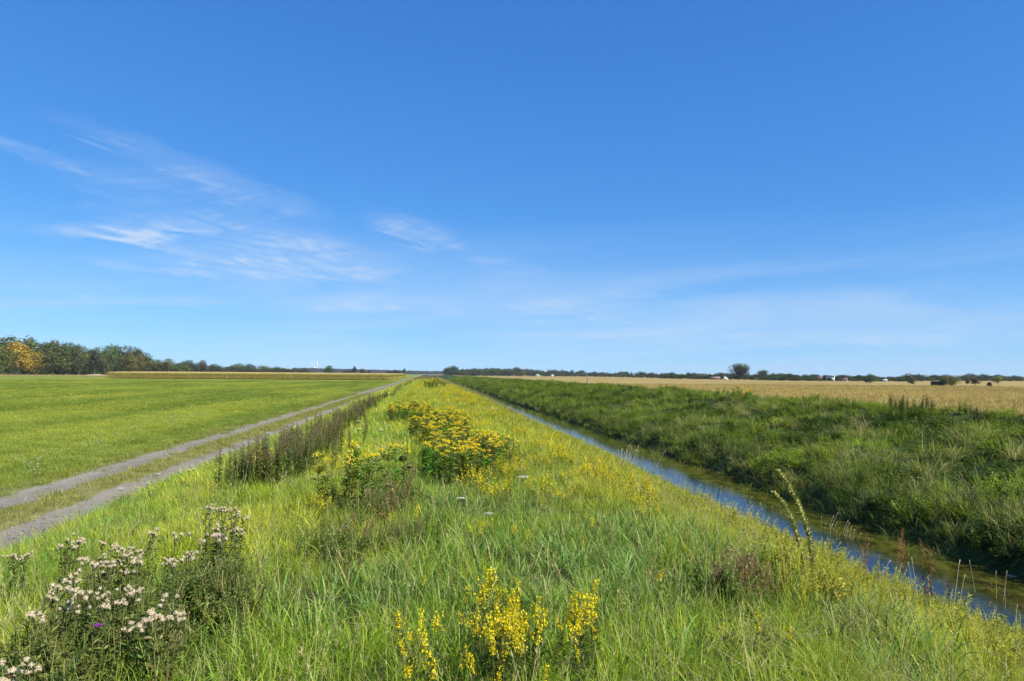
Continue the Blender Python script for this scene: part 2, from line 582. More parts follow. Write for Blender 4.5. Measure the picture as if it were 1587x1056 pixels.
# scatter: points carrying rotation, scale, prototype index and tint; geometry nodes put the prototypes on them
def scatter(name, P, protos, tint, scale, label, cat, rot=None, idx=None, tilt=0.12, zscale=None):
    n = len(P)
    me = bpy.data.meshes.new(name)
    me.vertices.add(n)
    me.vertices.foreach_set('co', np.asarray(P, np.float32).ravel())
    rz = rng.random(n) * 2 * math.pi if rot is None else rot
    rv = np.stack([rng.normal(0, tilt, n), rng.normal(0, tilt, n), rz], 1)
    scale = np.broadcast_to(scale, (n,))
    zs = scale if zscale is None else scale * zscale
    sv = np.stack([scale, scale, zs], 1)
    if idx is None:
        idx = rng.integers(0, len(protos), n)
    a = me.attributes.new('rotv', 'FLOAT_VECTOR', 'POINT'); a.data.foreach_set('vector', rv.astype(np.float32).ravel())
    a = me.attributes.new('sclv', 'FLOAT_VECTOR', 'POINT'); a.data.foreach_set('vector', sv.astype(np.float32).ravel())
    a = me.attributes.new('pick', 'INT', 'POINT'); a.data.foreach_set('value', np.asarray(idx, np.int32))
    c4 = np.concatenate([np.broadcast_to(tint, (n, 3)), np.ones((n, 1))], 1)
    a = me.attributes.new('tint', 'FLOAT_COLOR', 'POINT'); a.data.foreach_set('color', c4.astype(np.float32).ravel())
    o = link(name, me)
    tag(o, label, cat, None, 'stuff')
    ng = bpy.data.node_groups.new(name + '_nodes', 'GeometryNodeTree')
    ng.interface.new_socket('Geometry', in_out='INPUT', socket_type='NodeSocketGeometry')
    ng.interface.new_socket('Geometry', in_out='OUTPUT', socket_type='NodeSocketGeometry')
    N, L = ng.nodes, ng.links
    gi = N.new('NodeGroupInput'); go = N.new('NodeGroupOutput')
    gti = N.new('GeometryNodeGeometryToInstance')
    objs = []
    for k, pm in enumerate(protos):
        po = bpy.data.objects.new('source_tuft', pm)
        objs.append(po)
    for po in reversed(objs):
        oi = N.new('GeometryNodeObjectInfo'); oi.inputs['Object'].default_value = po
        oi.inputs['As Instance'].default_value = False
        g1 = N.new('GeometryNodeGeometryToInstance')
        L.new(oi.outputs['Geometry'], g1.inputs[0])
        L.new(g1.outputs[0], gti.inputs[0])
    # join the single instances
    N.remove(gti)
    jn = N.new('GeometryNodeJoinGeometry')
    for g1 in [x for x in N if x.bl_idname == 'GeometryNodeGeometryToInstance']:
        L.new(g1.outputs[0], jn.inputs[0])
    iop = N.new('GeometryNodeInstanceOnPoints')
    L.new(gi.outputs[0], iop.inputs['Points'])
    L.new(jn.outputs[0], iop.inputs['Instance'])
    iop.inputs['Pick Instance'].default_value = True

    def na(nm, ty):
        q = N.new('GeometryNodeInputNamedAttribute'); q.data_type = ty; q.inputs['Name'].default_value = nm
        return q.outputs['Attribute']
    L.new(na('pick', 'INT'), iop.inputs['Instance Index'])
    L.new(na('sclv', 'FLOAT_VECTOR'), iop.inputs['Scale'])
    e2r = N.new('FunctionNodeEulerToRotation')
    L.new(na('rotv', 'FLOAT_VECTOR'), e2r.inputs[0])
    L.new(e2r.outputs[0], iop.inputs['Rotation'])
    L.new(iop.outputs[0], go.inputs[0])
    md = o.modifiers.new('scatter', 'NODES')
    md.node_group = ng
    return o


ORD = ('first second third fourth fifth sixth seventh eighth ninth tenth eleventh twelfth thirteenth fourteenth fifteenth sixteenth seventeenth '
       'eighteenth nineteenth twentieth').split()


def ordinal(i):
    if i < 20: return ORD[i]
    return ('twenty', 'thirty', 'forty', 'fifty', 'sixty')[(i + 1) // 10 - 2] + ('-' + ORD[(i + 1) % 10 - 1] if (i + 1) % 10 else 'th')


def side(i, n):
    if n == 1: return ''
    if n == 2: return ('left ', 'right ')[i]
    if n == 3: return ('left ', 'middle ', 'right ')[i]
    if i == 0: return 'leftmost '
    if i == n - 1: return 'rightmost '
    return ordinal(i) + ' from left, '


def lerp3(a, b, t):
    t = np.asarray(t)[:, None]
    return np.asarray(a) * (1 - t) + np.asarray(b) * t


def region(x0, x1, y0, y1, dens, power=0.0):
    """random ground points; dens per square metre falls with distance from dens at y0"""
    ys = np.linspace(y0, y1, 400)
    w = dens * (np.maximum(ys, 1) / max(y0, 1)) ** (-power) if power else np.full(400, dens)
    cdf = np.cumsum(w); tot = w.mean() * (y1 - y0) * (x1 - x0)
    n = int(tot)
    y = np.interp(rng.random(n) * cdf[-1], cdf, ys)
    x = x0 + rng.random(n) * (x1 - x0)
    return x, y


def in_view(x, y, margin=6.0, extra=3.0):
    """keep what the photograph or a camera a step aside could see"""
    az = np.degrees(np.arctan2(x, y + extra))
    return (az > -29 - margin) & (az < 42 + margin)


# ================================================================== SETTING
def sheet(name, xs, ys, mat, label=None, zoff=0.0, flat=None):
    X, Y = np.meshgrid(xs, ys)
    Z = (H(X, Y) if flat is None else np.full_like(X, flat)) + zoff
    nx, ny = len(xs), len(ys)
    i = np.arange(nx - 1)[None] + np.arange(ny - 1)[:, None] * nx
    Q = np.stack([i, i + 1, i + nx + 1, i + nx], -1).reshape(-1, 4)
    mb = MB(); mb.add(np.stack([X, Y, Z], -1).reshape(-1, 3), Q)
    o = link(name, mb.mesh(name, mat, smooth=True))
    o['kind'] = 'structure'
    return o


YS = np.concatenate([np.arange(-40, 60, 0.35), np.arange(60, 200, 1.0), np.arange(200, 1201, 10.0)])
YFAR = np.concatenate([np.arange(-300, -40, 20.0), YS[::4], np.array([1200, 1500, 2000, 3000, 5000, 8000.0])])
YFAR = np.unique(YFAR)
M_meadow = ground_mat('mown_meadow', [(0, (0.085, 0.13, 0.015)), (0.45, (0.155, 0.20, 0.022)), (1, (0.27, 0.29, 0.035))],
                      [((0.55, 0.03, 1), 0.9, 3), ((0.05, 0.05, 1), 0.7, 4), ((0.3, 0.9, 1), 0.4, 5), ((6, 6, 6), 0.5, 3)], 0.8, 0.08)
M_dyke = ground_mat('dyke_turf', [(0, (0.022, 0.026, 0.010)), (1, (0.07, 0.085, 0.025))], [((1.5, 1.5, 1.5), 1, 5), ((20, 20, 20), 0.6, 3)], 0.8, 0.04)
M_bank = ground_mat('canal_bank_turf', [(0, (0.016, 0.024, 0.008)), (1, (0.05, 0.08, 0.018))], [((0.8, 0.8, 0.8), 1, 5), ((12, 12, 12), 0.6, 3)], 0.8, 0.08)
M_hayf = ground_mat('hay_field', [(0, (0.14, 0.115, 0.035)), (0.35, (0.24, 0.18, 0.055)), (0.7, (0.36, 0.265, 0.09)), (1, (0.18, 0.16, 0.045))],
                    [((0.012, 0.06, 1), 1.0, 4), ((0.1, 0.35, 1), 0.5, 5), ((3, 3, 3), 0.35, 3)], 0.7, 0.1)
M_dirt = ground_mat('packed_dirt', [(0, (0.13, 0.115, 0.09)), (0.5, (0.215, 0.195, 0.155)), (1, (0.30, 0.275, 0.225))],
                    [((1.6, 0.35, 1), 0.8, 5), ((14, 14, 14), 0.7, 4), ((60, 60, 60), 0.5, 2)], 0.5, 0.02)
M_far = ground_mat('far_fields', [(0, (0.16, 0.15, 0.06)), (1, (0.27, 0.22, 0.10))], [((0.004, 0.02, 1), 1, 4)], 0.2, 0.1)

sheet('meadow', np.concatenate([np.array([-6000, -3000, -1500, -800, -400, -200, -120, -80, -50, -35]), np.arange(-28, -9.0, 1.0), [-9.0]]), YFAR, M_meadow)
sheet('track_verge', np.array([-9.0, -8.45, -7.9, -7.4, -7.0, -6.6, -6.15, -5.7, -5.3]), YS,
      ground_mat('worn_verge', [(0, (0.12, 0.13, 0.03)), (1, (0.24, 0.22, 0.09))], [((2, 1, 1), 1, 4), ((18, 18, 18), 0.6, 3)], 0.5, 0.03))
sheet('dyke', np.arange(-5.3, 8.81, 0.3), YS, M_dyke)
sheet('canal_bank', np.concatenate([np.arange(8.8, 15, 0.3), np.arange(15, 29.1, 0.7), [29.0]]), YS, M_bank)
sheet('hay_field', np.concatenate([[29.0], np.arange(30, 60, 3), np.array([70, 100, 150, 250, 400, 800, 1500, 3000, 6000])]), YFAR, M_hayf)
sheet('far_fields', np.linspace(-9, 29, 20), np.array([1200, 1500, 2000, 3000, 5000, 8000.0]), M_far)


def rut(xc, half):
    ys = YS[YS > -40]
    l = xc - half + (fbm(ys / 1.3, ys * 0, 31 + int(abs(xc))) - 0.5) * 0.30
    r = xc + half + (fbm(ys / 1.1, ys * 0 + 5, 37 + int(abs(xc))) - 0.5) * 0.30
    V = []
    for f in (0, .2, .4, .6, .8, 1):
        x = l + (r - l) * f
        V.append(np.stack([x, ys, H(x, ys) + 0.006], 1))
    V = np.stack(V, 1)
    k = 6; i = np.arange(k - 1)[None] + np.arange(len(ys) - 1)[:, None] * k
    Q = np.stack([i, i + 1, i + k + 1, i + k], -1).reshape(-1, 4)
    mb = MB(); mb.add(V.reshape(-1, 3), Q)
    o = link('dirt_track', mb.mesh('dirt_track', M_dirt, True)); o['kind'] = 'structure'
    return l, r


rut(-7.90, 0.44)
rut(-6.15, 0.43)

# water
m, nd, lk, out = new_mat('canal_water')
pb = nd.new('ShaderNodeBsdfPrincipled')
pb.inputs['Roughness'].default_value = 0.02
pb.inputs['IOR'].default_value = 1.33
pb.inputs['Specular IOR Level'].default_value = 0.5
g = nd.new('ShaderNodeNewGeometry')
mp = nd.new('ShaderNodeMapping'); mp.inputs['Scale'].default_value = (0.8, 0.5, 1)
lk.new(g.outputs['Position'], mp.inputs[0])
n1 = nd.new('ShaderNodeTexNoise'); n1.inputs['Scale'].default_value = 1.6; n1.inputs['Detail'].default_value = 6
lk.new(mp.outputs[0], n1.inputs['Vector'])
cr = nd.new('ShaderNodeValToRGB')
cr.color_ramp.elements[0].position = 0.35; cr.color_ramp.elements[0].color = (0.005, 0.006, 0.002, 1)
cr.color_ramp.elements[1].position = 0.7; cr.color_ramp.elements[1].color = (0.026, 0.026, 0.005, 1)
lk.new(n1.outputs[0], cr.inputs[0])
# shallow water with submerged weed and mud along the far side
cr2 = nd.new('ShaderNodeValToRGB')
cr2.color_ramp.elements[0].position = 0.38; cr2.color_ramp.elements[0].color = (0.020, 0.024, 0.004, 1)
cr2.color_ramp.elements[1].position = 0.62; cr2.color_ramp.elements[1].color = (0.085, 0.085, 0.014, 1)
n3 = nd.new('ShaderNodeTexNoise'); n3.inputs['Scale'].default_value = 4.5; n3.inputs['Detail'].default_value = 6
lk.new(mp.outputs[0], n3.inputs['Vector']); lk.new(n3.outputs[0], cr2.inputs[0])
sx = nd.new('ShaderNodeSeparateXYZ'); lk.new(g.outputs['Position'], sx.inputs[0])
ad = nd.new('ShaderNodeMath'); ad.operation = 'MULTIPLY_ADD'; lk.new(n1.outputs[0], ad.inputs[0]); ad.inputs[1].default_value = 1.6
lk.new(sx.outputs[0], ad.inputs[2])
mw = nd.new('ShaderNodeMix'); mw.data_type = 'RGBA'
lk.new(maprange(nd, lk, ad.outputs[0], 9.6, 10.5, 0, 1), mw.inputs[0])
lk.new(cr.outputs[0], mw.inputs[6]); lk.new(cr2.outputs[0], mw.inputs[7])
lk.new(mw.outputs[2], pb.inputs['Base Color'])
n2 = nd.new('ShaderNodeTexNoise'); n2.inputs['Scale'].default_value = 9; n2.inputs['Detail'].default_value = 3
mp2 = nd.new('ShaderNodeMapping'); mp2.inputs['Scale'].default_value = (0.7, 1.5, 1)
lk.new(g.outputs['Position'], mp2.inputs[0]); lk.new(mp2.outputs[0], n2.inputs['Vector'])
bp = nd.new('ShaderNodeBump'); bp.inputs['Strength'].default_value = 0.07; bp.inputs['Distance'].default_value = 0.03
lk.new(n2.outputs[0], bp.inputs['Height']); lk.new(bp.outputs[0], pb.inputs['Normal'])
lk.new(pb.outputs[0], out.inputs[0])
sheet('canal_water', np.array([6.6, 8.0, 9.5, 11.6]), np.array([-40, 0, 50, 200, 1000.0]), m, flat=WATER_Z)

# ================================================================== GRASSES (stuff)


def tuft(n, r, hmin, hmax, w, lean, bend, seg=3, mat=None, heads=0.0):
    mb = MB()
    rr = r * np.sqrt(rng.random(n)); th = rng.random(n) * 2 * math.pi
    base = np.stack([rr * np.cos(th), rr * np.sin(th), np.full(n, -0.02)], 1)
    az = th + rng.normal(0, 0.9, n)
    L = hmin + (hmax - hmin) * rng.random(n)
    blades(mb, base, az, np.abs(rng.normal(0, lean, n)), L, w * (0.6 + 0.8 * rng.random(n)), np.abs(rng.normal(bend, bend * 0.5, n)), seg)
    return mb.mesh('tuft', mat)


def seeded_tuft(n, r, h, mat):
    """thin upright stalks with a narrow seed head"""
    mb = MB()
    rr = r * np.sqrt(rng.random(n)); th = rng.random(n) * 2 * math.pi
    base = np.stack([rr * np.cos(th), rr * np.sin(th), np.zeros(n)], 1)
    az = rng.random(n) * 6.28
    L = h * (0.7 + 0.5 * rng.random(n)); le = np.abs(rng.normal(0, 0.15, n)); be = np.abs(rng.normal(0.35, 0.2, n))
    a = 0.91 + 0.09 * rng.random(n)
    blades(mb, base, az, le, L, np.full(n, 0.004), be, 3, a=a)
    for k in range(n):
        hd = np.array([math.cos(az[k]), math.sin(az[k]), 0])
        P = base[k].copy()
        for s in range(3):
            an = le[k] + be[k] * ((s + .5) / 3) ** 1.5
            st = L[k] / 3 * (math.cos(an) * np.array([0, 0, 1.0]) + math.sin(an) * hd); P = P + st
        q = 7
        f = rng.random(q)
        pp = P - st * f[:, None] * 0.9
        leaves(mb, pp, norm(st) + rng.normal(0, .25, (q, 3)), rdir(q), 0.03, 0.007, a=0.91 + 0.09 * rng.random(q))
    return mb.mesh('seed_tuft', mat)


G_TALL = [tuft(56, 0.12, 0.12, 0.31, 0.0045, 0.38, 1.25, 4, M_grass) for _ in range(5)]
G_SOFT = [tuft(80, 0.14, 0.08, 0.22, 0.0036, 0.5, 1.5, 3, M_grass) for _ in range(4)]
G_BROAD = [tuft(24, 0.11, 0.14, 0.34, 0.010, 0.38, 1.1, 4, M_grass) for _ in range(3)]
G_SEED = [seeded_tuft(6, 0.12, 0.46, M_grass) for _ in range(3)]
def dead_mat(n=30):
    mb = MB()
    rr = 0.14 * np.sqrt(rng.random(n)); th = rng.random(n) * 6.28
    base = np.stack([rr * np.cos(th), rr * np.sin(th), .03 + .10 * rng.random(n)], 1)
    blades(mb, base, rng.random(n) * 6.28, rng.uniform(.7, 1.5, n), rng.uniform(.10, .28, n), rng.uniform(.003, .005, n), rng.normal(.2, .5, n), 3, a=rng.choice([.3, .93, .95, .97], n))
    return mb.mesh('dead_tuft', M_grass)


G_DEAD = [dead_mat() for _ in range(3)]
G_FARTUFT = [tuft(60, 0.30, 0.13, 0.32, 0.013, 0.4, 1.1, 3, M_grass) for _ in range(4)]
G_LAWN = [tuft(150, 0.34, 0.03, 0.09, 0.005, 0.5, 0.9, 2, M_lawn) for _ in range(4)]
G_LAWNFAR = [tuft(150, 0.75, 0.04, 0.10, 0.014, 0.5, 0.8, 2, M_lawn) for _ in range(3)]
G_HAY = [tuft(70, 0.5, 0.18, 0.42, 0.014, 0.4, 0.8, 2, M_hay) for _ in range(4)]


def herb(height, nst, nleaf, ll, lw, mat, spread=0.10, curve=0.3, up=0.3, stemmat=None, low=0.1):
    """leafy herb: several thin stems, small leaves all along"""
    mb = MB()
    for s in range(nst):
        th = rng.random() * 6.28; r0 = rng.random() * spread
        b = np.array([r0 * math.cos(th), r0 * math.sin(th), 0]); hd = np.array([math.cos(th), math.sin(th), 0])
        hh = height * (0.65 + 0.45 * rng.random())
        f = np.linspace(0, 1, 4)
        pts = b + np.outer(f ** 1.6, hd) * hh * curve * rng.random() + np.outer(f, [0, 0, hh])
        tube(mb, pts, np.array([.005, .004, .003, .0015]), 3, rng.random(), 0)
        k = int(nleaf / nst)
        t = low + (1 - low) * rng.random(k) ** 0.8
        P = np.stack([np.interp(t, f, pts[:, i]) for i in range(3)], 1)
        an = rng.random(k) * 6.28
        D = np.stack([np.cos(an), np.sin(an), up + rng.normal(0, .35, k)], 1)
        sz = 1.15 - 0.6 * t
        leaves(mb, P, D, np.tile([0, 0, 1.0], (k, 1)) + rng.normal(0, .3, (k, 3)), ll * sz * (0.7 + .6 * rng.random(k)), lw * sz)
    return mb.mesh('herb', mat)


H_LEAFY = [herb(0.30, 5, 150, 0.06, 0.022, M_herb) for _ in range(4)]
H_BANK = [herb(0.36, 9, 230, 0.085, 0.03, M_herb, 0.2, 0.8) for _ in range(4)]
H_FINE = [herb(0.36, 8, 190, 0.035, 0.010, M_herb, 0.12, 0.35, 0.6) for _ in range(4)]
G_BANK = [tuft(50, 0.20, 0.22, 0.50, 0.012, 0.5, 1.5, 4, M_grass) for _ in range(4)]
G_ARCH = [tuft(30, 0.15, 0.35, 0.75, 0.008, 0.5, 1.8, 5, M_grass) for _ in range(3)]


def bedstraw(mat_y):
    mb = MB()
    n = 12
    th = rng.random(n) * 6.28; r = 0.12 * np.sqrt(rng.random(n))
    for k in range(n):
        h = 0.22 + 0.14 * rng.random()
        b = np.array([r[k] * math.cos(th[k]), r[k] * math.sin(th[k]), 0])
        top = b + np.array([math.cos(th[k]) * .06, math.sin(th[k]) * .06, h])
        tube(mb, [b, (b + top) / 2, top], [.003, .0025, .0015], 3, rng.random(), 0)
        q = 12
        f = 0.1 + .6 * rng.random(q)
        leaves(mb, b + (top - b) * f[:, None], rdir(q, .3), rdir(q), .035, .007, m=0)
        q = 18
        f = rng.random(q) ** 0.8
        P = top - (top - b) * (f * 0.38)[:, None] + rng.normal(0, 1, (q, 3)) * (0.006 + 0.02 * f)[:, None]
        leaves(mb, P, rdir(q, .2), rdir(q), .014, .012, m=1)
    return mb.mesh('bedstraw', [M_herb, mat_y])


H_YEL = [bedstraw(M_yel) for _ in range(4)]


# --- tint helpers
def dyke_tint(x, y):
    a = fbm(x / 2.2, y / 3.0, 41); b = fbm(x / 0.8, y / 0.9, 47); n = len(x)
    base = lerp3((0.27, 0.40, 0.032), (0.58, 0.60, 0.05), np.clip((a - 0.32) / 0.36, 0, 1))
    base = lerp3(base, (0.23, 0.38, 0.065), np.clip((b - 0.52) / 0.2, 0, 1) * 0.7)
    # brighter, yellower turf towards the canal side and far along the crest
    k = sstep(x, 0.5, 4.0) * 0.45 + sstep(y, 12, 40) * 0.25
    base = lerp3(base, (0.46, 0.44, 0.06), np.clip(k, 0, 0.7))
    base *= (0.8 + 0.4 * rng.random(n))[:, None]
    return base


# near dyke grass
def put(x, y):
    return np.stack([x, y, H(x, y)], 1)


def keep(x, y, cond):
    return x[cond], y[cond]


def bank_edge(x, y):
    return H(x, y) > WATER_Z + 0.03


# cool broad grass patches, from where they lie in the place
BROAD_C = [(hit(900, 880)[:2], 1.3), (hit(560, 930)[:2], 0.7), (hit(985, 840)[:2], 1.0), (hit(700, 790)[:2], 0.8), (hit(1300, 960)[:2], 0.6)]
THIS_POLY = [(-4.2, 2.4), (-4.4, 7.8), (-1.9, 7.8), (-1.0, 3.2)]


def broad_w(x, y):
    w = 0 * x
    for (cx, cy_), r in BROAD_C:
        w = np.maximum(w, np.exp(-((x - cx) ** 2 + (y - cy_) ** 2) / r ** 2))
    return w


def tansy_w(x, y):
    w = 0 * x
    return w


x, y = region(-5.5, 8.2, 0.9, 14, 95, 0.35)
c = in_view(x, y, 8, 1.5) & bank_edge(x, y) & (np.hypot(x, y) > 1.3)
x, y = x[c], y[c]
bw = broad_w(x, y)
sel = rng.random(len(x))
isb = sel < bw * 0.75
iseed = (~isb) & (sel > 0.95)
idead = (~isb) & (~iseed) & (sel > 0.89 - 0.12 * (fbm(x / .9, y / .9, 57) > .55))
istall = (~isb) & (~iseed) & (~idead) & (fbm(x / 1.1, y / 1.1, 51) + rng.normal(0, .08, len(x)) > 0.47)
issoft = ~(isb | iseed | istall)
pr = G_TALL + G_SOFT + G_BROAD + G_SEED + G_DEAD
idx = np.where(isb, 9 + rng.integers(0, 3, len(x)), np.where(iseed, 12 + rng.integers(0, 3, len(x)), np.where(idead, 15 + rng.integers(0, 3, len(x)), np.where(istall, rng.integers(0, 5, len(x)), 5 + rng.integers(0, 4, len(x))))))
tn = dyke_tint(x, y)
tn = np.where(isb[:, None], np.array([0.21, 0.33, 0.075]) * (0.8 + 0.4 * rng.random(len(x)))[:, None], tn)
sc = (0.75 + 0.5 * fbm(x / 1.5, y / 1.5, 55)) * (0.8 + 0.4 * rng.random(len(x))) * (1 - 0.25 * sstep(x, 4, 6))
scatter('dyke_grass', put(x, y), pr, tn, sc, 'tall mixed green and straw coloured grass covering the near dyke crest', 'grass', idx=idx, tilt=0.16)

x, y = region(-5.4, 8.0, 14, 55, 26, 0.9)
c = in_view(x, y) & bank_edge(x, y)
x, y = x[c], y[c]
scatter('dyke_grass', put(x, y), G_FARTUFT + G_TALL, dyke_tint(x, y), 0.8 + 0.5 * rng.random(len(x)),
        'rough green grass along the middle stretch of the dyke', 'grass')
x, y = region(-5.4, 8.0, 55, 420, 6, 0.9)
c = bank_edge(x, y)
x, y = x[c], y[c]
tf = lerp3(dyke_tint(x, y), (0.22, 0.20, 0.07), sstep(y, 100, 300))
scatter('dyke_grass', put(x, y), G_FARTUFT, tf, 1.2 + 0.6 * rng.random(len(x)),
        'yellowing grass on the far end of the dyke near the horizon', 'grass')

# herbs along the canal edge of the near dyke: yellow-green, leafy
x, y = region(3.6, 8.1, 2.5, 40, 42, 0.7)
c = bank_edge(x, y) & (fbm(x / 0.9, y / 1.3, 61) > 0.38) & (rng.random(len(x)) < sstep(x, 3.6, 5.0))
x, y = x[c], y[c]
mpts = np.array([hit(1200 + 130 * rng.random(), 880 + 60 * rng.random(), .1)[:2] for _ in range(45)])
x, y = np.concatenate([x, mpts[:, 0]]), np.concatenate([y, mpts[:, 1]])
tn = lerp3((0.30, 0.37, 0.035), (0.56, 0.52, 0.08), fbm(x / 1.2, y / 1.5, 63)) * (0.8 + .4 * rng.random(len(x)))[:, None]
scatter('bank_herbs', put(x, y), H_LEAFY + H_FINE, tn, 0.8 + 0.5 * rng.random(len(x)),
        'bright yellow green leafy herbs fringing the near edge of the canal', 'herbs')

# dry pale grass fringe further along the near water's edge
x, y = region(5.9, 8.1, 7, 420, 26, 0.5)
c = bank_edge(x, y) & (fbm(x / 2, y / 4, 67) + 0.25 * sstep(y, 50, 110) > 0.46)
x, y = x[c], y[c]
tn = lerp3((0.40, 0.35, 0.16), (0.24, 0.27, 0.06), rng.random(len(x))) * (0.7 + .5 * rng.random(len(x)))[:, None]
scatter('dry_fringe_grass', put(x, y), G_ARCH + G_FARTUFT, tn, (0.6 + 0.35 * rng.random(len(x))) * (1 + 0.5 * sstep(y, 25, 45) + 1.2 * sstep(y, 60, 100) + 0.6 * sstep(y, 100, 250)),
        'pale dry grass standing along the near waterline', 'grass')

x, y = region(6.4, 8.0, 9, 70, 22, 0.5)
c = bank_edge(x, y) & (fbm(x / 1.2, y / 1.5, 69) > 0.56)
x, y = x[c], y[c]
tn = lerp3((0.22, 0.33, 0.04), (0.45, 0.40, 0.14), rng.random(len(x)))
scatter('waterline_grass', put(x, y), G_ARCH + G_BANK + H_BANK, tn, 0.7 + 0.5 * rng.random(len(x)), 'ragged clumps of taller grass leaning over the near waterline', 'grass', tilt=0.25)

# yellow bedstraw haze
x, y = region(-1.6, 6.2, 3.5, 120, 26, 0.75)
dens = fbm(x / 1.4, y / 3.5, 71)
zone = 0.52 * np.exp(-((x - (1.5 + 0.02 * y)) / 1.5) ** 2) * sstep(y, 7.5, 12) * (1 - 0.4 * sstep(y, 40, 90)) + 0.35 * sstep(y, 22, 30) * np.exp(-((x + 0.6) / 0.8) ** 2)
zone = zone + 0.015 * sstep(y, 5, 7)
c = (rng.random(len(x)) < zone * np.clip((dens - 0.42) * 6, 0, 1)) & bank_edge(x, y)
x, y = x[c], y[c]
tn = lerp3((0.20, 0.22, 0.03), (0.26, 0.25, 0.03), rng.random(len(x)))
scatter('yellow_bedstraw', put(x, y), H_YEL, tn, (0.75 + 0.5 * rng.random(len(x))) * (1 + 0.5 * sstep(y, 20, 70)),
        'haze of small yellow wildflowers on the dyke crest beyond the flower clumps', 'wildflowers')

# dull brown-green herb patches
pts = []
for (cx, cy_, rx, ry, k) in ((530, 812, 60, 16, 26), (640, 805, 50, 16, 22), (1150, 865, 50, 18, 30), (600, 745, 60, 26, 44), (560, 770, 40, 15, 10)):
    for _ in range(k):
        q = hit(cx + rng.normal(0, rx * .5), cy_ + rng.normal(0, ry * .5), 0.3); pts.append(q)
pts = np.array(pts)
tn = lerp3((0.15, 0.23, 0.045), (0.26, 0.19, 0.10), (rng.random(len(pts)) > 0.62) * 1.0)
scatter('seeding_herbs', pts, H_FINE + H_LEAFY, tn, 0.7 + 0.35 * rng.random(len(pts)),
        'low brownish herbs gone to seed among the dyke grass', 'herbs')

# undergrowth of the thistle patch
pts = []
for (cx, cy_, rx, ry, k) in ((345, 880, 45, 40, 46), (200, 920, 75, 45, 85), (80, 985, 60, 45, 55)):
    for _ in range(k):
        q = hit(cx + rng.normal(0, rx * .5), cy_ + rng.normal(0, ry * .5), 0.35); pts.append(q)
pts = np.array(pts)
tn = lerp3((0.11, 0.19, 0.035), (0.28, 0.28, 0.08), rng.random(len(pts)))
scatter('thistle_undergrowth', pts, H_LEAFY + H_FINE, tn, 0.8 + 0.4 * rng.random(len(pts)),
        'dark leafy undergrowth below the fluffy thistles', 'undergrowth')

# left slope: taller green grass between crest and track
x, y = region(-5.45, -3.4, 6, 30, 40, 0.6)
x, y = keep(x, y, in_view(x, y))
tn = lerp3((0.13, 0.28, 0.04), (0.28, 0.39, 0.05), rng.random(len(x)))
scatter('slope_grass', put(x, y), G_TALL + G_BROAD, tn, 0.85 + 0.4 * rng.random(len(x)), 'lush green grass on the slope down to the dirt track', 'grass')

# verge between the ruts and at the track's edges
xs, ys = region(-9.4, -5.2, 8, 90, 55, 0.9)
d1 = np.abs(xs + 7.90); d2 = np.abs(xs + 6.15)
edge = 0.41 + (fbm(xs / .5, ys / .7, 81) - .5) * 0.75
c = (d1 > edge) & (d2 > edge) & in_view(xs, ys)
x, y = xs[c], ys[c]
mid = (x > -7.9) & (x < -6.15)
tn = np.where(mid[:, None], lerp3((0.17, 0.21, 0.03), (0.32, 0.30, 0.06), rng.random(len(x))), lerp3((0.14, 0.20, 0.03), (0.26, 0.29, 0.045), rng.random(len(x))))
scatter('verge_grass', put(x, y), [tuft(60, 0.15, 0.03, 0.10, 0.005, 0.5, 0.9, 2, M_lawn) for _ in range(4)], tn, 0.8 + 0.7 * rng.random(len(x)) + 0.02 * (y - 8),
        'short worn grass between and beside the two wheel ruts', 'grass')


# loose stones on the ruts
PEB = []
for k in range(3):
    mb = MB(); q = 9
    blobs(mb, np.stack([rng.normal(0, .10, q), rng.normal(0, .14, q), np.full(q, .004)], 1), .006 + .014 * rng.random(q) ** 2, flat=.6)
    PEB.append(mb.mesh('pebbles', foliage_mat('pebble_stone', 'inst', straw_from=2, vlo=.6, vhi=1.5, trans=0, hue=.01)))
x, y = region(-8.5, -5.6, 9, 60, 13, 0.8)
c = (np.abs(x + 7.9) < .5) | (np.abs(x + 6.15) < .5)
x, y = x[c], y[c]
scatter('track_stones', put(x, y) + [0, 0, .008], PEB, lerp3((0.16, 0.145, 0.115), (0.28, 0.26, 0.22), rng.random(len(x))), 1.0 + .6 * rng.random(len(x)), 'small loose stones lying on the two wheel ruts', 'stones', tilt=0.0)


# mown meadow
def meadow_tint(x, y):
    a = fbm(x / 1.8, y / 30, 85); b = fbm(x / 20, y / 20, 87); n = len(x)
    t = np.clip(0.5 + 0.16 * np.sin(x * 1.6 + 2.0 * b) + (a - .5) * 2.8 + (b - .5) * 1.4, 0, 1)
    return lerp3((0.15, 0.21, 0.022), (0.31, 0.345, 0.038), t) * (0.85 + .3 * rng.random(n))[:, None]


x, y = region(-48, -8.6, 9, 60, 16, 0.8)
x, y = keep(x, y, in_view(x, y, 3))
scatter('meadow_grass', put(x, y), G_LAWN, meadow_tint(x, y), 0.9 + 0.6 * rng.random(len(x)) + 0.012 * y, 'short mown grass of the meadow beside the dirt track', 'grass')
x, y = region(-110, -9, 50, 230, 3.2, 0.8)
x, y = keep(x, y, in_view(x, y, 2))
scatter('meadow_grass', put(x, y), G_LAWNFAR, meadow_tint(x, y), 1.0 + 0.7 * rng.random(len(x)), 'mown grass of the wide meadow reaching to the corn', 'grass')

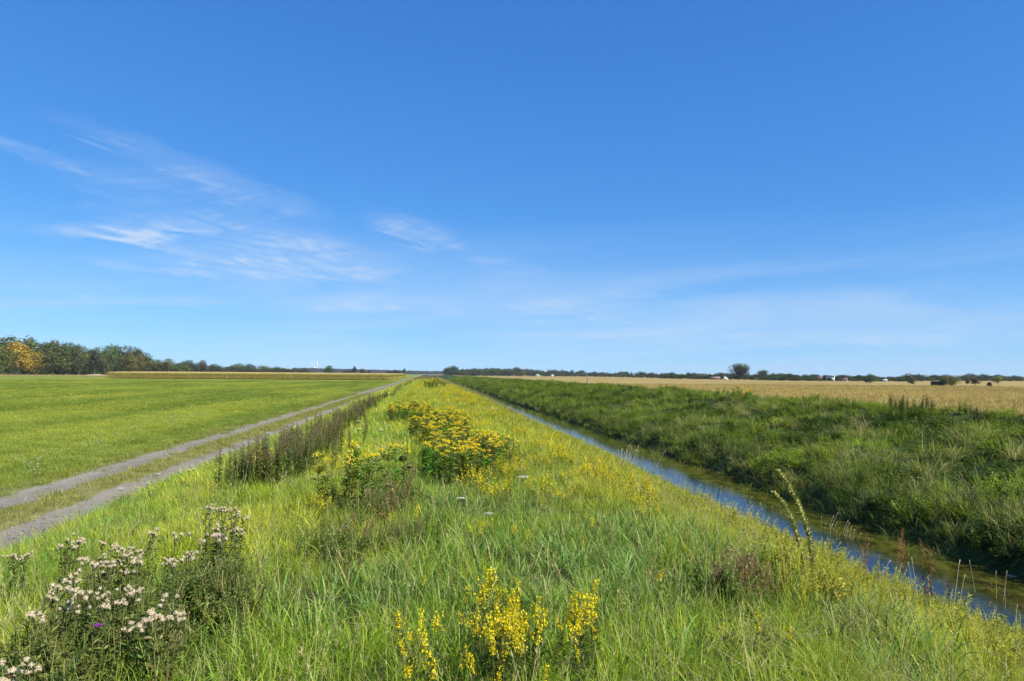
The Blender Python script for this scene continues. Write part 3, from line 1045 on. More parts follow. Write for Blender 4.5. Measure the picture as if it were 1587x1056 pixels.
# small white meadow flowers
mb = MB()
for k in range(5):
    b = np.array([rng.normal(0, .08), rng.normal(0, .08), 0.10 + .08 * rng.random()])
    tube(mb, [b * [1, 1, 0], b], [.002, .002], 3, .5, 0)
    an = rng.random(6) * 6.28
    leaves(mb, np.tile(b, (6, 1)), np.stack([np.cos(an), np.sin(an), np.full(6, .1)], 1), np.tile([0, 0, 1.], (6, 1)), .02, .018, m=1)
FL = mb.mesh('meadow_flower', [M_herb, M_white])
pts = []
for _ in range(70):
    t = rng.random()
    q = hit(10 + 380 * t + rng.normal(0, 20), 730 - 110 * t + rng.normal(0, 9), 0.1); pts.append(q)
pts = np.array([p for p in pts if p[0] < -8.6])
scatter('meadow_flowers', pts, [FL], np.tile([.1, .15, .03], (len(pts), 1)), 0.8 + 0.7 * rng.random(len(pts)), 'tiny white wildflowers dotted along the meadow edge', 'wildflowers')

# right bank
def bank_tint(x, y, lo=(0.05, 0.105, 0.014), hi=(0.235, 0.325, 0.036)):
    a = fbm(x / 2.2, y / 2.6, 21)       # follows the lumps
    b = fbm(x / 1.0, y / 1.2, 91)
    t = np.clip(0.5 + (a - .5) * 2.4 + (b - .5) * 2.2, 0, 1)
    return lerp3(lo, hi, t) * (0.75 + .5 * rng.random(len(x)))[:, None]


x, y = region(10.7, 24.5, 5, 60, 15, 0.55)
c = in_view(x, y, 5) & bank_edge(x, y)
x, y = x[c], y[c]
isg = (fbm(x / 2.0, y / 2.0, 93) + rng.normal(0, .1, len(x))) > 0.54
idx = np.where(isg, rng.integers(0, 4, len(x)), 4 + rng.integers(0, 4, len(x)))
sc = (0.48 + 1.15 * np.clip(fbm(x / 1.3, y / 1.3, 97), .2, .9) ** 1.2) * (0.8 + .4 * rng.random(len(x)))
scatter('bank_vegetation', put(x, y), G_BANK + H_BANK, bank_tint(x, y), sc, 'lush tangled green plants covering the far canal bank', 'vegetation', idx=idx, tilt=0.2)
x, y = region(10.7, 24.5, 60, 420, 3.4, 0.7)
c = bank_edge(x, y)
x, y = x[c], y[c]
scatter('bank_vegetation', put(x, y), G_BANK + H_BANK, bank_tint(x, y), 1.1 + 0.9 * fbm(x / 2.6, y / 3.6, 97), 'green plants on the far canal bank running to the horizon', 'vegetation', tilt=0.2)
# arching paler grass along the lower part of the bank
x, y = region(10.5, 17, 5, 90, 8, 0.6)
c = in_view(x, y, 5) & bank_edge(x, y) & (fbm(x / 1.6, y / 2.0, 99) > 0.50 + 0.10 * sstep(x, 12, 16))
x, y = x[c], y[c]
x2, y2 = region(10.4, 12.2, 4, 70, 11, 0.5)
c = bank_edge(x2, y2)
x, y = np.concatenate([x, x2[c]]), np.concatenate([y, y2[c]])
tn = lerp3((0.12, 0.18, 0.03), (0.38, 0.36, 0.15), rng.random(len(x)) ** 2)
scatter('arching_grass', put(x, y), G_ARCH, tn, 0.8 + 0.5 * rng.random(len(x)), 'paler arching grass hanging over the far water edge', 'grass', tilt=0.2)

# green shoots and weed standing in the shallow far side of the canal
x, y = region(9.7, 10.9, 7, 120, 20, 0.6)
c = (fbm(x / .8, y / 2.2, 111) > .58) & (~bank_edge(x, y))
x, y = x[c], y[c]
scatter('water_plants', np.stack([x, y, np.full(len(x), WATER_Z - .05)], 1), G_SOFT + G_ARCH, lerp3((0.10, 0.19, 0.03), (0.25, 0.30, 0.06), rng.random(len(x))), 0.55 + .4 * rng.random(len(x)),
        'sparse green shoots standing in shallow water under the far bank', 'water plants', tilt=0.2)
# flattened dry patches on the bank
x, y = region(12.5, 23, 6, 70, 5, 0.5)
c = in_view(x, y, 5) & (fbm(x / 1.8, y / 1.5, 113) > .60)
x, y = x[c], y[c]
scatter('flattened_grass', put(x, y) + [0, 0, .12], G_DEAD + G_ARCH, lerp3((0.30, 0.30, 0.08), (0.45, 0.40, 0.18), rng.random(len(x))), 1.0 + .6 * rng.random(len(x)),
        'flattened dry straw coloured patches within the far bank plants', 'grass', tilt=0.3)

# hay field
x, y = region(26, 150, 12, 190, 1.9, 0.5)
x, y = keep(x, y, in_view(x, y, 2))
t = np.clip(0.3 + (fbm(x / 60, y / 12, 101) - .5) * 3 + .6 * sstep(y, 120, 170), 0, 1)
tn = lerp3((0.48, 0.36, 0.11), (0.25, 0.22, 0.06), t) * (0.8 + .4 * rng.random(len(x)))[:, None]
scatter('hay_grass', put(x, y), G_HAY, tn, 0.8 + 0.8 * rng.random(len(x)), 'dry golden grass of the field beyond the canal bank', 'grass')

# ================================================================== CORN
mb_corn = []
for k in range(4):
    mb = MB()
    for s in range(3):
        bx, by = (s - 1) * 0.28 + rng.normal(0, .05), rng.normal(0, .12)
        h = 2.15 + 0.25 * rng.random()
        tube(mb, [(bx, by, 0), (bx, by, h * .5), (bx + .03, by, h)], [.02, .016, .006], 4, .4, 0)
        n = 11
        z = np.linspace(.25, 1.75, n)
        an = (np.arange(n) % 2) * 3.14 + rng.normal(0, .5, n)
        blades(mb, np.stack([np.full(n, bx), np.full(n, by), z], 1), an, np.full(n, .5), np.full(n, .7), np.full(n, .08), np.full(n, 1.6), 3,
               a=np.clip(rng.random(n) * .6 + (z < .9) * .3, 0, 1))
        n = 9
        an = rng.random(n) * 6.28
        blades(mb, np.tile([bx + .03, by, h - .08], (n, 1)), an, np.full(n, .3), np.full(n, .32), np.full(n, .03), np.full(n, .6), 2, m=1)
    mb_corn.append(mb.mesh('corn', [foliage_mat('corn_leaves', 'inst', straw=(0.72, 0.54, 0.20), straw_from=0.55, gloss=0.03),
                                    foliage_mat('corn_tassels', 'fixed', (0.78, 0.60, 0.28), straw_from=2, gloss=0.02)]))
cx0, cy0 = hit(165, 586.3)[:2]
cx1, cy1 = hit(604, 588.3)[:2]
CF = 272.0
xl, xr = CF * cx0 / cy0, CF * cx1 / cy1
P = []
for j in range(10):
    xs = np.arange(xl, xr, 0.85); P.append(np.stack([xs + rng.normal(0, .1, len(xs)), np.full(len(xs), CF + j * .75) + rng.normal(0, .08, len(xs)), 0 * xs], 1))
n = 16000
P.append(np.stack([xl + (xr - xl) * rng.random(n) - 60 * 0, CF + 7.5 + 190 * rng.random(n) ** 1.3, np.zeros(n)], 1))
P = np.concatenate(P)
tn = lerp3((0.28, 0.33, 0.05), (0.50, 0.42, 0.09), rng.random(len(P)))
scatter('corn_field', P, mb_corn, tn, 0.86 + 0.10 * rng.random(len(P)) + 0.12 * fbm(P[:, 0] / 1.5, P[:, 1] / 9, 105), 'ripening corn crop with golden tassels behind the meadow', 'corn', tilt=0.03)

# rough grass strip in front of the wood
q0 = np.array(at_dist(-60, 400)); q1 = np.array(at_dist(165, 395))
n = 900
t = rng.random(n)
P = q0 + (q1 - q0) * t[:, None] + rng.normal(0, 5, (n, 2))
P = np.concatenate([P, np.zeros((n, 1))], 1)
scatter('rough_grass', P, G_HAY, lerp3((0.24, 0.24, 0.08), (0.38, 0.32, 0.15), rng.random(n)), 1.6 + 1.2 * rng.random(n),
        'strip of tall pale grass along the foot of the wood', 'grass')

# ================================================================== TREES
def crown_mesh(rx, rz, nl, lobes, leaf, bottom=0.0, taper=0.0, hollow=0.4):
    """leaf clumps spread over uneven lobes; crown centre at origin + rz"""
    mb = MB()
    C = []
    for i in range(lobes):
        th = rng.random() * 6.28
        zz = -0.75 + 1.55 * (i + .5) / lobes + rng.normal(0, .1)
        rmax = math.sqrt(max(0.05, 1 - min(abs(zz), 1) ** 2.2)) * (1 - taper * (zz + 1) / 2)
        rr = rmax * (0.35 + 0.45 * rng.random())
        C.append((rr * math.cos(th), rr * math.sin(th), zz * 0.85, (0.28 + 0.26 * rng.random()) * (0.6 + 0.6 * rmax)))
    per = nl // lobes
    for cx, cy_, cz, r in C:
        d = rdir(per)
        rad = r * (1 - hollow * rng.random(per) ** 2)
        bump = 0.85 + 0.35 * rng.random(per)
        P = np.stack([(cx + d[:, 0] * rad * bump) * rx, (cy_ + d[:, 1] * rad * bump) * rx, (cz + d[:, 2] * rad * bump * 0.9 + 1.0) * rz], 1)
        P[:, 2] = np.maximum(P[:, 2], bottom * rz * (0.6 + rng.random(per)))
        N = norm(d + rng.normal(0, .5, (per, 3)))
        D = norm(np.cross(N, rdir(per)))
        cl = rng.random()
        leaves(mb, P, D, N, leaf * (0.6 + .8 * rng.random(per)), leaf * 0.75, a=np.clip(0.25 * cl + .75 * rng.random(per), 0, 1))
    # filler inside so the crown is not see-through everywhere
    k = nl // 5
    d = rdir(k) * (0.55 * rng.random(k) ** .4)[:, None]
    P = np.stack([d[:, 0] * rx, d[:, 1] * rx, (d[:, 2] + 1) * rz], 1)
    leaves(mb, P, rdir(k), rdir(k), leaf * 1.5, leaf * 1.1, a=0.2 * rng.random(k))
    return mb.mesh('crown', M_crown)


def trunk_mesh(h, r, ch, spread):
    mb = MB()
    tube(mb, [(0, 0, -0.2), (0.03 * h, 0, h * .4), (0, .02 * h, h), (0, 0, ch)], [r * 1.3, r, r * .75, r * .2], 7)
    for i in range(6):
        th = i * 1.05 + rng.random(); z0 = h * (0.6 + .5 * rng.random())
        e = np.array([math.cos(th) * spread, math.sin(th) * spread, z0 + (ch - h) * (.5 + .4 * rng.random())])
        tube(mb, [(0, 0, z0), (e[0] * .4, e[1] * .4, z0 + (e[2] - z0) * .55), e], [r * .45, r * .3, r * .08], 5)
    return mb.mesh('trunk', M_bark)


# unit trees: total height 10 m; (crown mesh, trunk mesh, crown base z)
TREES = {}
def make_kind(key, rx, rz, z0, nl, lobes, leaf, **kw):
    TREES[key] = (crown_mesh(rx, rz, nl, lobes, leaf, **kw), trunk_mesh(max(z0, .6) + .5, 0.16, z0 + rz * 1.2, rx * .6), z0)
for i in range(4):
    make_kind('broad%d' % i, 3.6 + .5 * i * .5, 4.3, 1.1, 2400, 13, 0.42)
for i in range(3):
    make_kind('tall%d' % i, 2.3 + .2 * i, 4.6, 0.7, 2400, 13, 0.38)
make_kind('round', 5.2, 4.2, 1.2, 4200, 24, 0.5)
make_kind('poplar', 0.9, 4.8, 0.4, 1500, 12, 0.34)
make_kind('bush0', 5.6, 4.9, 0.0, 2600, 15, 0.5)
make_kind('bush1', 6.6, 4.9, 0.0, 2600, 16, 0.5)
make_kind('lolly', 4.4, 3.1, 3.6, 1500, 10, 0.45)
make_kind('conic', 2.4, 4.7, 0.5, 2000, 14, 0.36, taper=0.8)


def tree(kind, px, dist, top, color, label, group=None, name='deciduous_tree', zg=0.0, wide=1.0, cat='tree', base=None):
    """a tree at photograph column px, dist metres off, whose top shows at row top"""
    x, y = at_dist(px, dist)
    hz = 574.5 + 0.0075 * px
    hgt = (hz - top) / FPX * dist + EYE - zg
    c, t, z0 = TREES[kind]
    s = hgt / 10.0
    o = empty(name, (x, y, zg), rng.random() * 6.28, (s * wide, s * wide, s))
    tag(o, label, cat, group)
    cc = link('crown', c, o, color); cc.location = (0, 0, z0)
    link('trunk', t, o)
    return o


def jit(c, a=0.15):
    return tuple(v * (1 + rng.uniform(-a, a)) for v in c)


DG = (0.055, 0.082, 0.018); MG = (0.080, 0.120, 0.022); OL = (0.125, 0.125, 0.026); BL = (0.036, 0.058, 0.022)
# the wood on the left
tree('broad0', 28, 432, 534.5, (0.40, 0.27, 0.025), 'autumn tree with golden orange leaves at the front of the wood', None, 'autumn_tree', wide=1.0)
tree('broad2', 52, 436, 549, (0.28, 0.22, 0.025), 'yellowing lower tree just right of the golden orange autumn tree', None, 'autumn_tree')
tree('broad1', 4, 425, 541, (0.13, 0.14, 0.02), 'green and yellow tree at the left end of the wood, left of the golden tree', None, 'deciduous_tree')
front = [(66, 549, 'broad0', DG), (80, 537, 'broad3', MG), (95, 541, 'tall1', MG), (108, 545, 'tall2', (0.055, 0.095, 0.03)), (122, 547, 'tall0', MG), (136, 551, 'broad1', OL),
         (158, 552, 'tall1', MG), (170, 549, 'conic', (0.075, 0.105, 0.02)), (184, 553, 'broad2', OL), (198, 551, 'broad0', OL), (214, 553, 'tall2', OL),
         (226, 561, 'tall0', DG), (238, 560, 'broad3', OL), (256, 558, 'broad1', OL), (270, 567, 'bush0', DG)]
for i, (px, top, k, c) in enumerate(front):
    tree(k, px, 440 + rng.uniform(-8, 8) + (px - 66) * .5, top, jit(c, .25), ordinal(i) + ' leafy tree right of the golden autumn tree in the front row', 'front row trees of the wood', wide=1.25)
back = [(-20, 536), (8, 533), (22, 531.5), (38, 531), (55, 538), (74, 536), (90, 534.5), (102, 538), (118, 540), (130, 541), (144, 545), (151, 546), (162, 541), (178, 539.5), (190, 540),
        (203, 546), (212, 544), (222, 549), (232, 556), (246, 559)]
for i, (px, top) in enumerate(back):
    tree(('tall0', 'tall1', 'broad1', 'tall2', 'broad3')[i % 5], px, 468 + rng.uniform(-10, 10) + max(px, 0) * .5, top, jit(DG if i % 3 else MG, .25),
         ordinal(i) + ' taller dark tree from the left in the back row of the wood', 'back row trees of the wood', wide=1.2)
tree('conic', 146, 470, 546, (0.03, 0.045, 0.02), 'dark narrow tree at the gap in the middle of the wood')
# a few bare bushes along the foot of the wood
for px in (-8, 12, 32, 48, 62, 74, 86, 98, 110, 122, 134, 146, 160, 172, 186, 200, 214, 228, 242, 256, 270, 284):
    nb = globals().get('nb', -1) + 1
    tree('bush%d' % (px // 2 % 2), px, 430 + (px - 12) * .5, 566 + rng.uniform(-3, 4), jit(MG if px % 4 else OL, .3), ordinal(nb) + ' low bush from the left along the foot of the wood', 'bushes at the foot of the wood', 'bush', cat='bush', wide=1.5)
for nb, px in enumerate(range(286, 476, 11)):
    tree('bush%d' % (px % 2), px, 700, 570.5 + rng.uniform(-1, 1.5) + (px - 286) * .01, jit(DG, .3), ordinal(nb) + ' low bush from the left behind the corn, under the tree belt', 'bushes under the tree belt', 'bush', cat='bush', wide=1.9)
# behind the corn
belt = [(282, 561, 'broad0', BL), (294, 560, 'broad1', BL), (303, 566, 'tall0', BL), (314, 559.5, 'tall1', (0.08, 0.09, 0.045)), (325, 566, 'broad2', BL), (337, 565, 'broad3', DG), (348, 569, 'broad1', DG),
        (358, 566, 'broad0', DG), (372, 564, 'broad3', MG), (383, 565, 'broad1', DG), (393, 567, 'tall2', DG), (410, 567, 'bush0', OL), (420, 570, 'broad2', DG), (428, 568, 'broad0', DG),
        (441, 571, 'broad1', DG), (450, 572, 'bush1', DG), (459, 570, 'broad2', BL), (470, 571, 'broad3', BL)]
for i, (px, top, k, c) in enumerate(belt):
    lab = ordinal(i) + ' tree from the left in the belt behind the corn'
    if px == 314: lab = 'pale grey green tree in the belt behind the corn'
    if px == 410: lab = 'olive bush shaped tree in the belt behind the corn'
    tree(k, px, 640 + i * 8, top, jit(c), lab, None if px in (314, 410) else 'trees in the belt behind the corn', wide=1.6)
tree('bush1', 509, 640, 566.5, jit(DG), 'round tree standing alone just right of the distant chimneys', wide=0.85)
tree('conic', 549, 800, 567, jit(BL), 'pointed tree rising above the low trees right of the chimneys', wide=1.2)
tree('broad2', 562, 800, 571, jit(BL), 'small dark tree right of the pointed tree behind the corn')
tree('tall1', 626, 850, 571, jit(BL), 'small tree at the right end of the corn, above the track')
for i, (px, top) in enumerate(((535, 574), (542, 573.5), (572, 574.5), (604, 574), (612, 573), (618, 574))):
    tree('bush0', px, 830, top, jit(BL), ordinal(i) + ' low dark tree right of the chimneys behind the corn', 'low trees behind the corn', wide=1.2)
# far forest, one mass
P = []
for px in np.arange(455, 705, 1.1):
    for r in range(2):
        x0, y0 = at_dist(px + rng.uniform(-1, 1), 2500 + r * 60); P.append((x0, y0, 0))
P = np.array(P)
hh = np.interp(P[:, 0] / P[:, 1], [(-180) / FPX, 0], [1.8, 1.15]) * (0.9 + 0.2 * rng.random(len(P)))
_fm = bpy.data.meshes  # crown meshes with their own instanced material
def inst_crown(rx, rz, nl, lobes, leaf):
    me = crown_mesh(rx, rz, nl, lobes, leaf)
    me.materials.clear(); me.materials.append(M_fcrown)
    return me
M_fcrown = foliage_mat('forest_leaves', 'inst', straw_from=1.1, vlo=0.7, vhi=1.2, trans=0.15, gloss=0.02, hue=0.01)
FC = [inst_crown(4.5, 4.9, 700, 8, 1.0) for _ in range(3)]
scatter('far_forest', P, FC, np.tile([0.035, 0.052, 0.026], (len(P), 1)), hh, 'low blue green forest on the horizon in the middle', 'forest', tilt=0.02)

# line of trees beyond the canal, middle to right
def skyline(px):
    return np.interp(px, [690, 700, 720, 740, 760, 790, 815, 830, 850, 870, 900, 940, 960, 1000, 1050, 1080, 1110, 1140, 1165, 1200, 1235, 1250, 1280, 1300, 1340, 1370, 1400, 1435, 1450, 1470, 1490, 1510, 1530, 1570, 1587, 1620],
                     [569, 569, 573, 571, 570.5, 571, 571.5, 573, 574, 575, 575.5, 577, 577.5, 578, 578.4, 579, 580, 579.5, 581, 581, 580, 581.5, 582.3, 583, 583, 584, 583.5, 582.5, 582.5, 583.5, 583, 581.5, 583, 583.5, 586, 588])


def belt_dist(px):
    base = np.interp(px, [690, 900, 1000, 1050, 1147, 1200, 1300, 1400, 1450, 1500, 1600], [583, 584, 586, 587.5, 588.5, 590, 590.5, 591, 590, 590, 590.5])
    return float(min(950, 2.45 * FPX / (base - (574.5 + .0075 * px))))


SEG = [(760, 'left of the farm sheds'), (880, 'around the white farm sheds'), (1080, 'between farm sheds and large round tree'), (1300, 'right of the large round tree'),
       (1480, 'behind the willows and dark hut'), (1700, 'at the right end of the horizon')]
for row in (0, 1):
    px, i, last, num = 692.0 + 4 * row, 0, None, 0
    while px < 1604:
        grp = next(g_ for lim, g_ in SEG if px < lim)
        num = num + 1 if grp == last else 0
        last = grp
        D = belt_dist(px)
        if row == 0:
            k = ('broad0', 'broad1', 'bush0', 'broad2', 'tall0', 'broad3', 'bush1')[i % 7]
            tree(k, px, D + rng.uniform(10, 70), float(skyline(px)) + rng.choice([-1.8, -.6, .2, 1.2]) + rng.uniform(-.5, .5), jit(BL if i % 4 else DG, .25), ordinal(num) + ' tree from the left in the belt ' + grp,
                 'belt trees ' + grp, wide=1.5 + .4 * (px > 1000), zg=0.05)
            px += rng.uniform(4.5, 8.0)
        else:
            tree('bush%d' % (i % 2), px, D + rng.uniform(-10, 10), float(skyline(px)) + rng.uniform(1.2, 4.0), jit((BL, DG, DG, MG)[i % 4], .3), ordinal(num) + ' low bush from the left in the belt ' + grp,
                 'belt bushes ' + grp, name='bush', cat='bush', wide=1.6 + .5 * (px > 1000), zg=0.05)
            px += rng.uniform(6.0, 9.0)
        i += 1

tree('round', 1147, 520, 564, (0.060, 0.068, 0.026), 'large round tree standing tallest in the line beyond the field', zg=0.05, wide=1.08)
tree('round', 1183, 700, 574, jit(BL, .05), 'second tallest round tree, right of the large round tree', zg=0.05, wide=1.08)
tree('broad1', 1197, 720, 578.5, (0.055, 0.07, 0.04), 'small pale tree right of the two round trees', zg=0.05, wide=1.3)
tree('broad0', 1222, 800, 578.5, jit(BL, .05), 'domed tree midway between the round trees and the village', zg=0.05, wide=1.54)
tree('broad2', 1258, 800, 580, jit(DG, .05), 'tree left of the long white building', zg=0.05, wide=1.54)
tree('bush0', 1299, 420, 583, jit(DG, .05), 'dark round bush left of the red roofed house', name='bush', cat='bush', zg=0.05, wide=0.96)
tree('bush0', 1349, 320, 580, (0.085, 0.115, 0.05), 'pale green round willow in the field left of the dark hut', name='willow_tree', zg=0.05, wide=1.09)
tree('broad2', 1343, 340, 581, jit(DG), 'darker tree growing into the left side of the pale willow', zg=0.05, wide=1.3)
tree('broad3', 1406, 420, 579.5, jit(DG, .05), 'leafy tree behind the dark bush in the field', zg=0.05, wide=1.47)
tree('bush1', 1412, 300, 586.5, (0.03, 0.05, 0.015), 'dark low bush in front of the leafy field tree', name='bush', cat='bush', zg=0.05, wide=1.02)
tree('poplar', 1424, 700, 580, (0.03, 0.042, 0.02), 'thin dark poplar between the field tree and the hut', name='poplar_tree', zg=0.05, wide=1.54)
tree('bush1', 1475, 250, 581.8, (0.17, 0.165, 0.045), 'wide olive yellow willow bush right beside the dark hut', name='willow_bush', cat='bush', zg=0.05, wide=1.13)
tree('bush0', 1463, 256, 584, (0.05, 0.075, 0.02), 'shaded left side of the olive willow, built as a darker bush beside the hut', name='bush', cat='bush', zg=0.05, wide=0.90)  # shade on the willow's left side, coloured in as a second darker bush
tree('tall0', 1499, 300, 586, (0.07, 0.085, 0.03), 'small slim tree right of the olive willow', zg=0.05, wide=1.3)
tree('broad3', 1510, 262, 583.5, (0.095, 0.10, 0.045), 'thin crowned tree between the willow bush and the yellow tree', zg=0.05, wide=1.22)
tree('bush0', 1533, 245, 591, (0.03, 0.05, 0.018), 'small dark bush left of the yellow green tree with a bare trunk', name='bush', cat='bush', zg=0.05, wide=1.02)
tree('lolly', 1546, 245, 583, (0.22, 0.23, 0.045), 'yellow green tree with a bare trunk near the right edge', zg=0.05, wide=1.22)

# ================================================================== BUILDINGS
M_wall = plain_mat('white_render', (0.78, 0.77, 0.73), 0.8, 0.5, 0.05)
M_brick = plain_mat('brown_brick_wall', (0.30, 0.20, 0.15), 0.85, 0.8, 0.2)
M_red = plain_mat('red_roof_tiles', (0.17, 0.085, 0.065), 0.8, 0.7, 0.2)
M_roofb = plain_mat('brown_roof_tiles', (0.22, 0.15, 0.12), 0.8, 0.7, 0.2)
M_dark = plain_mat('dark_boards', (0.035, 0.03, 0.03), 0.8, 2.0, 0.3)
M_glass = plain_mat('window_glass', (0.03, 0.035, 0.04), 0.1, spec=0.6)
M_roofg = plain_mat('weathered_roof_sheet', (0.40, 0.40, 0.40), 0.7, 0.3, 0.06)
M_grey = plain_mat('grey_metal_sheet', (0.62, 0.62, 0.62), 0.5, 0.3, 0.06)


def house(name, px, dist, w, d, hw, hr, wallm, roofm, rz, label, cat='house', zg=0.05, gable_front=False, nwin=3):
    x, y = at_dist(px, dist)
    o = empty(name, (x, y, zg), rz)
    tag(o, label, cat)
    mb = MB(); box(mb, (-w / 2, -d / 2, 0), (w / 2, d / 2, hw))
    if gable_front:
        for s in (-1, 1):
            yy = s * (d / 2)
            mb.add([(-w / 2, yy, hw), (w / 2, yy, hw), (0, yy, hw + hr)], None, [(0, 1, 2)])
    else:
        for s in (-1, 1):
            xx = s * (w / 2)
            mb.add([(xx, -d / 2, hw), (xx, d / 2, hw), (xx, 0, hw + hr)], None, [(0, 1, 2)])
    link('wall', mb.mesh('wall', wallm), o)
    mb = MB(); e = 0.2; th = 0.12
    if gable_front:
        L_, S_ = d / 2 + e, w / 2
    else:
        L_, S_ = w / 2 + e, d / 2
    k = hr / S_
    for s in (-1, 1):
        prof = [(0, hw + hr + .02), (s * (S_ + e), hw - e * k + .02), (s * (S_ + e), hw - e * k + .02 + th), (0, hw + hr + th + .02)]
        V = []
        for l in (-L_, L_):
            for (u, z) in prof:
                V.append((u, l, z) if gable_front else (l, u, z))
        mb.add(V, [(0, 1, 2, 3), (7, 6, 5, 4), (0, 4, 5, 1), (1, 5, 6, 2), (2, 6, 7, 3), (3, 7, 4, 0)])
    link('roof', mb.mesh('roof', roofm), o)
    for i in range(nwin):
        fx = (i + .5) / nwin * w - w / 2
        mb = MB(); box(mb, (fx - .35, -d / 2 - .05, hw * .3), (fx + .35, -d / 2 + .05, hw * .8))
        link('window', mb.mesh('window', M_glass), o)
    return o


def hpx(name, px, wpx, ridge, eave, wallm, roofm, rz, label, cat, dd=-22, **kw):
    """a house known by its width in photograph columns and the rows of ridge and eave"""
    D = belt_dist(px) + dd
    u_ = D / FPX; hz = 574.5 + .0075 * px
    he = max(.8, (hz - eave) * u_ + EYE - .05); hr = max(.5, (eave - ridge) * u_)
    return house(name, px, D, wpx * u_, max(wpx * u_ * .7, 4), he, hr, wallm, roofm, rz, label, cat, **kw)


hpx('farm_shed', 833, 5.5, 579.9, 581.2, M_wall, M_roofg, R(-20), 'left of the two white roofed farm sheds in the far trees', 'farm shed', gable_front=True)
hpx('farm_shed', 856, 3.6, 580.2, 581.4, M_wall, M_roofg, R(-20), 'right of the two white roofed farm sheds, smaller', 'farm shed', gable_front=True, nwin=1)
hpx('farmhouse', 1086, 17, 581.5, 584.5, M_brick, M_red, R(-15), 'long brown farmhouse with reddish roof left of the white gable house', 'farmhouse', dd=12, nwin=5)
hpx('barn', 1108, 14, 584, 586.3, M_brick, M_roofb, R(-15), 'low brown barn between the farmhouse and the white gable house', 'barn')
hpx('gable_house', 1124, 7, 583, 586, M_wall, M_roofb, R(-12), 'small house with bright white gable left of the large round tree', 'house', gable_front=True, nwin=1)
hpx('red_roof_house', 1309, 6, 585.8, 588, M_wall, M_red, R(-25), 'white house with red roof right of the dark round bush', 'house', nwin=2)
hpx('small_house', 1270, 7, 583.5, 586.2, M_brick, M_red, R(-20), 'small brown house left of the long white building', 'house', dd=8, nwin=2)
hpx('white_hut', 1371, 4.5, 589.3, 589.8, M_wall, M_grey, R(-25), 'tiny white hut in the tree line between the willow and the field tree', 'hut', nwin=1)
D_ = belt_dist(1287) + 4
x, y = at_dist(1287, D_)
w_ = 11 * D_ / FPX / 2; h_ = (584.1 - 582.0) * D_ / FPX + EYE
o = empty('flat_roofed_block', (x, y, 0.05), R(-30)); tag(o, 'long white flat roofed building showing above the village trees', 'building')
mb = MB(); box(mb, (-w_, -2, 0), (w_, 2, h_ - .25)); link('wall', mb.mesh('wall', M_wall), o)
mb = MB(); box(mb, (-w_ - .15, -2.15, h_ - .24), (w_ + .15, 2.15, h_)); link('roof', mb.mesh('roof', M_grey), o)
for i in range(4):
    fx = -w_ + (i + .5) * w_ / 2
    mb = MB(); box(mb, (fx - .3, -2.05, h_ - 1.3), (fx + .3, -1.95, h_ - .6)); link('window', mb.mesh('window', M_glass), o)
# dark hut: boarded, flat roof
x, y = at_dist(1453, 252)
o = empty('field_hut', (x, y, 0.1), R(-30)); tag(o, 'dark boarded field hut with flat roof left of the olive willow', 'hut')
mb = MB()
for i in range(8):
    box(mb, (-1.7 + i * .425, -1.0, 0), (-1.7 + i * .425 + .40, 1.0, 1.15 + .012 * (i % 3)))
link('wall', mb.mesh('wall', M_dark), o)
mb = MB(); box(mb, (-1.9, -1.25, 1.2), (1.9, 1.25, 1.34)); link('roof', mb.mesh('roof', plain_mat('felt_roof', (0.07, 0.065, 0.07), 0.9, 2, .2)), o)
mb = MB(); box(mb, (.3, -1.04, .1), (1.0, -1.005, 1.05)); link('door', mb.mesh('door', M_dark), o)
# fence/hurdle at left edge
x, y = at_dist(8, 420)
o = empty('field_gate', (x, y, 0), R(10)); tag(o, 'low dark timber rail fence at the foot of the wood by the left edge', 'fence')
for s in (-6, -2, 2, 6):
    mb = MB(); box(mb, (s - .12, -.12, 0), (s + .12, .12, 1.6)); link('post', mb.mesh('post', M_dark), o)
for z in (0.6, 1.25):
    mb = MB(); box(mb, (-6.5, -.19, z), (6.5, -.125, z + .2)); link('rail', mb.mesh('rail', M_dark), o)
# earth mound at the end of the wood
x, y = at_dist(148, 400)
mb = MB()
rr = np.linspace(0, 1, 9); an = np.arange(24) * 2 * math.pi / 24
V = [(x + 8 * r * math.cos(t), y + 3.5 * r * math.sin(t), max(0, 1.15 * (1 - r ** 2)) * (0.8 + .3 * float(vn(r * 5, t * 2, 3))) - .05) for r in rr for t in an]
Q = [[i * 24 + j, i * 24 + (j + 1) % 24, (i + 1) * 24 + (j + 1) % 24, (i + 1) * 24 + j] for i in range(8) for j in range(24)]
mb.add(V, Q)
tag(link('earth_mound', mb.mesh('earth_mound', plain_mat('sandy_earth', (0.42, 0.30, 0.22), 0.95, 0.6, 0.2), True)), 'low sandy earth mound between the wood and the corn', 'mound')

# power station far off
x, y = at_dist(486, 4200)
M_haze = plain_mat('hazed_concrete', (0.48, 0.52, 0.58), 0.8)  # bluish distance haze put into the concrete colour
o = empty('power_station', (x, y, 0), R(-10)); tag(o, 'distant pale power station with three slender chimneys', 'power station')
for (bx, w, h) in ((-18, 22, 22), (4, 18, 34), (22, 16, 26)):
    mb = MB(); box(mb, (bx - w / 2, -10, 0), (bx + w / 2, 10, h)); link('boiler_house', mb.mesh('boiler_house', M_haze), o)
for (bx, r, h) in ((-11, 1.4, 66), (3, 1.6, 64), (19, 2.2, 66)):
    mb = MB(); tube(mb, [(bx, 0, 0), (bx, 0, h * .5), (bx, 0, h)], [r * 1.5, r * 1.2, r], 10); link('chimney', mb.mesh('chimney', M_haze), o)

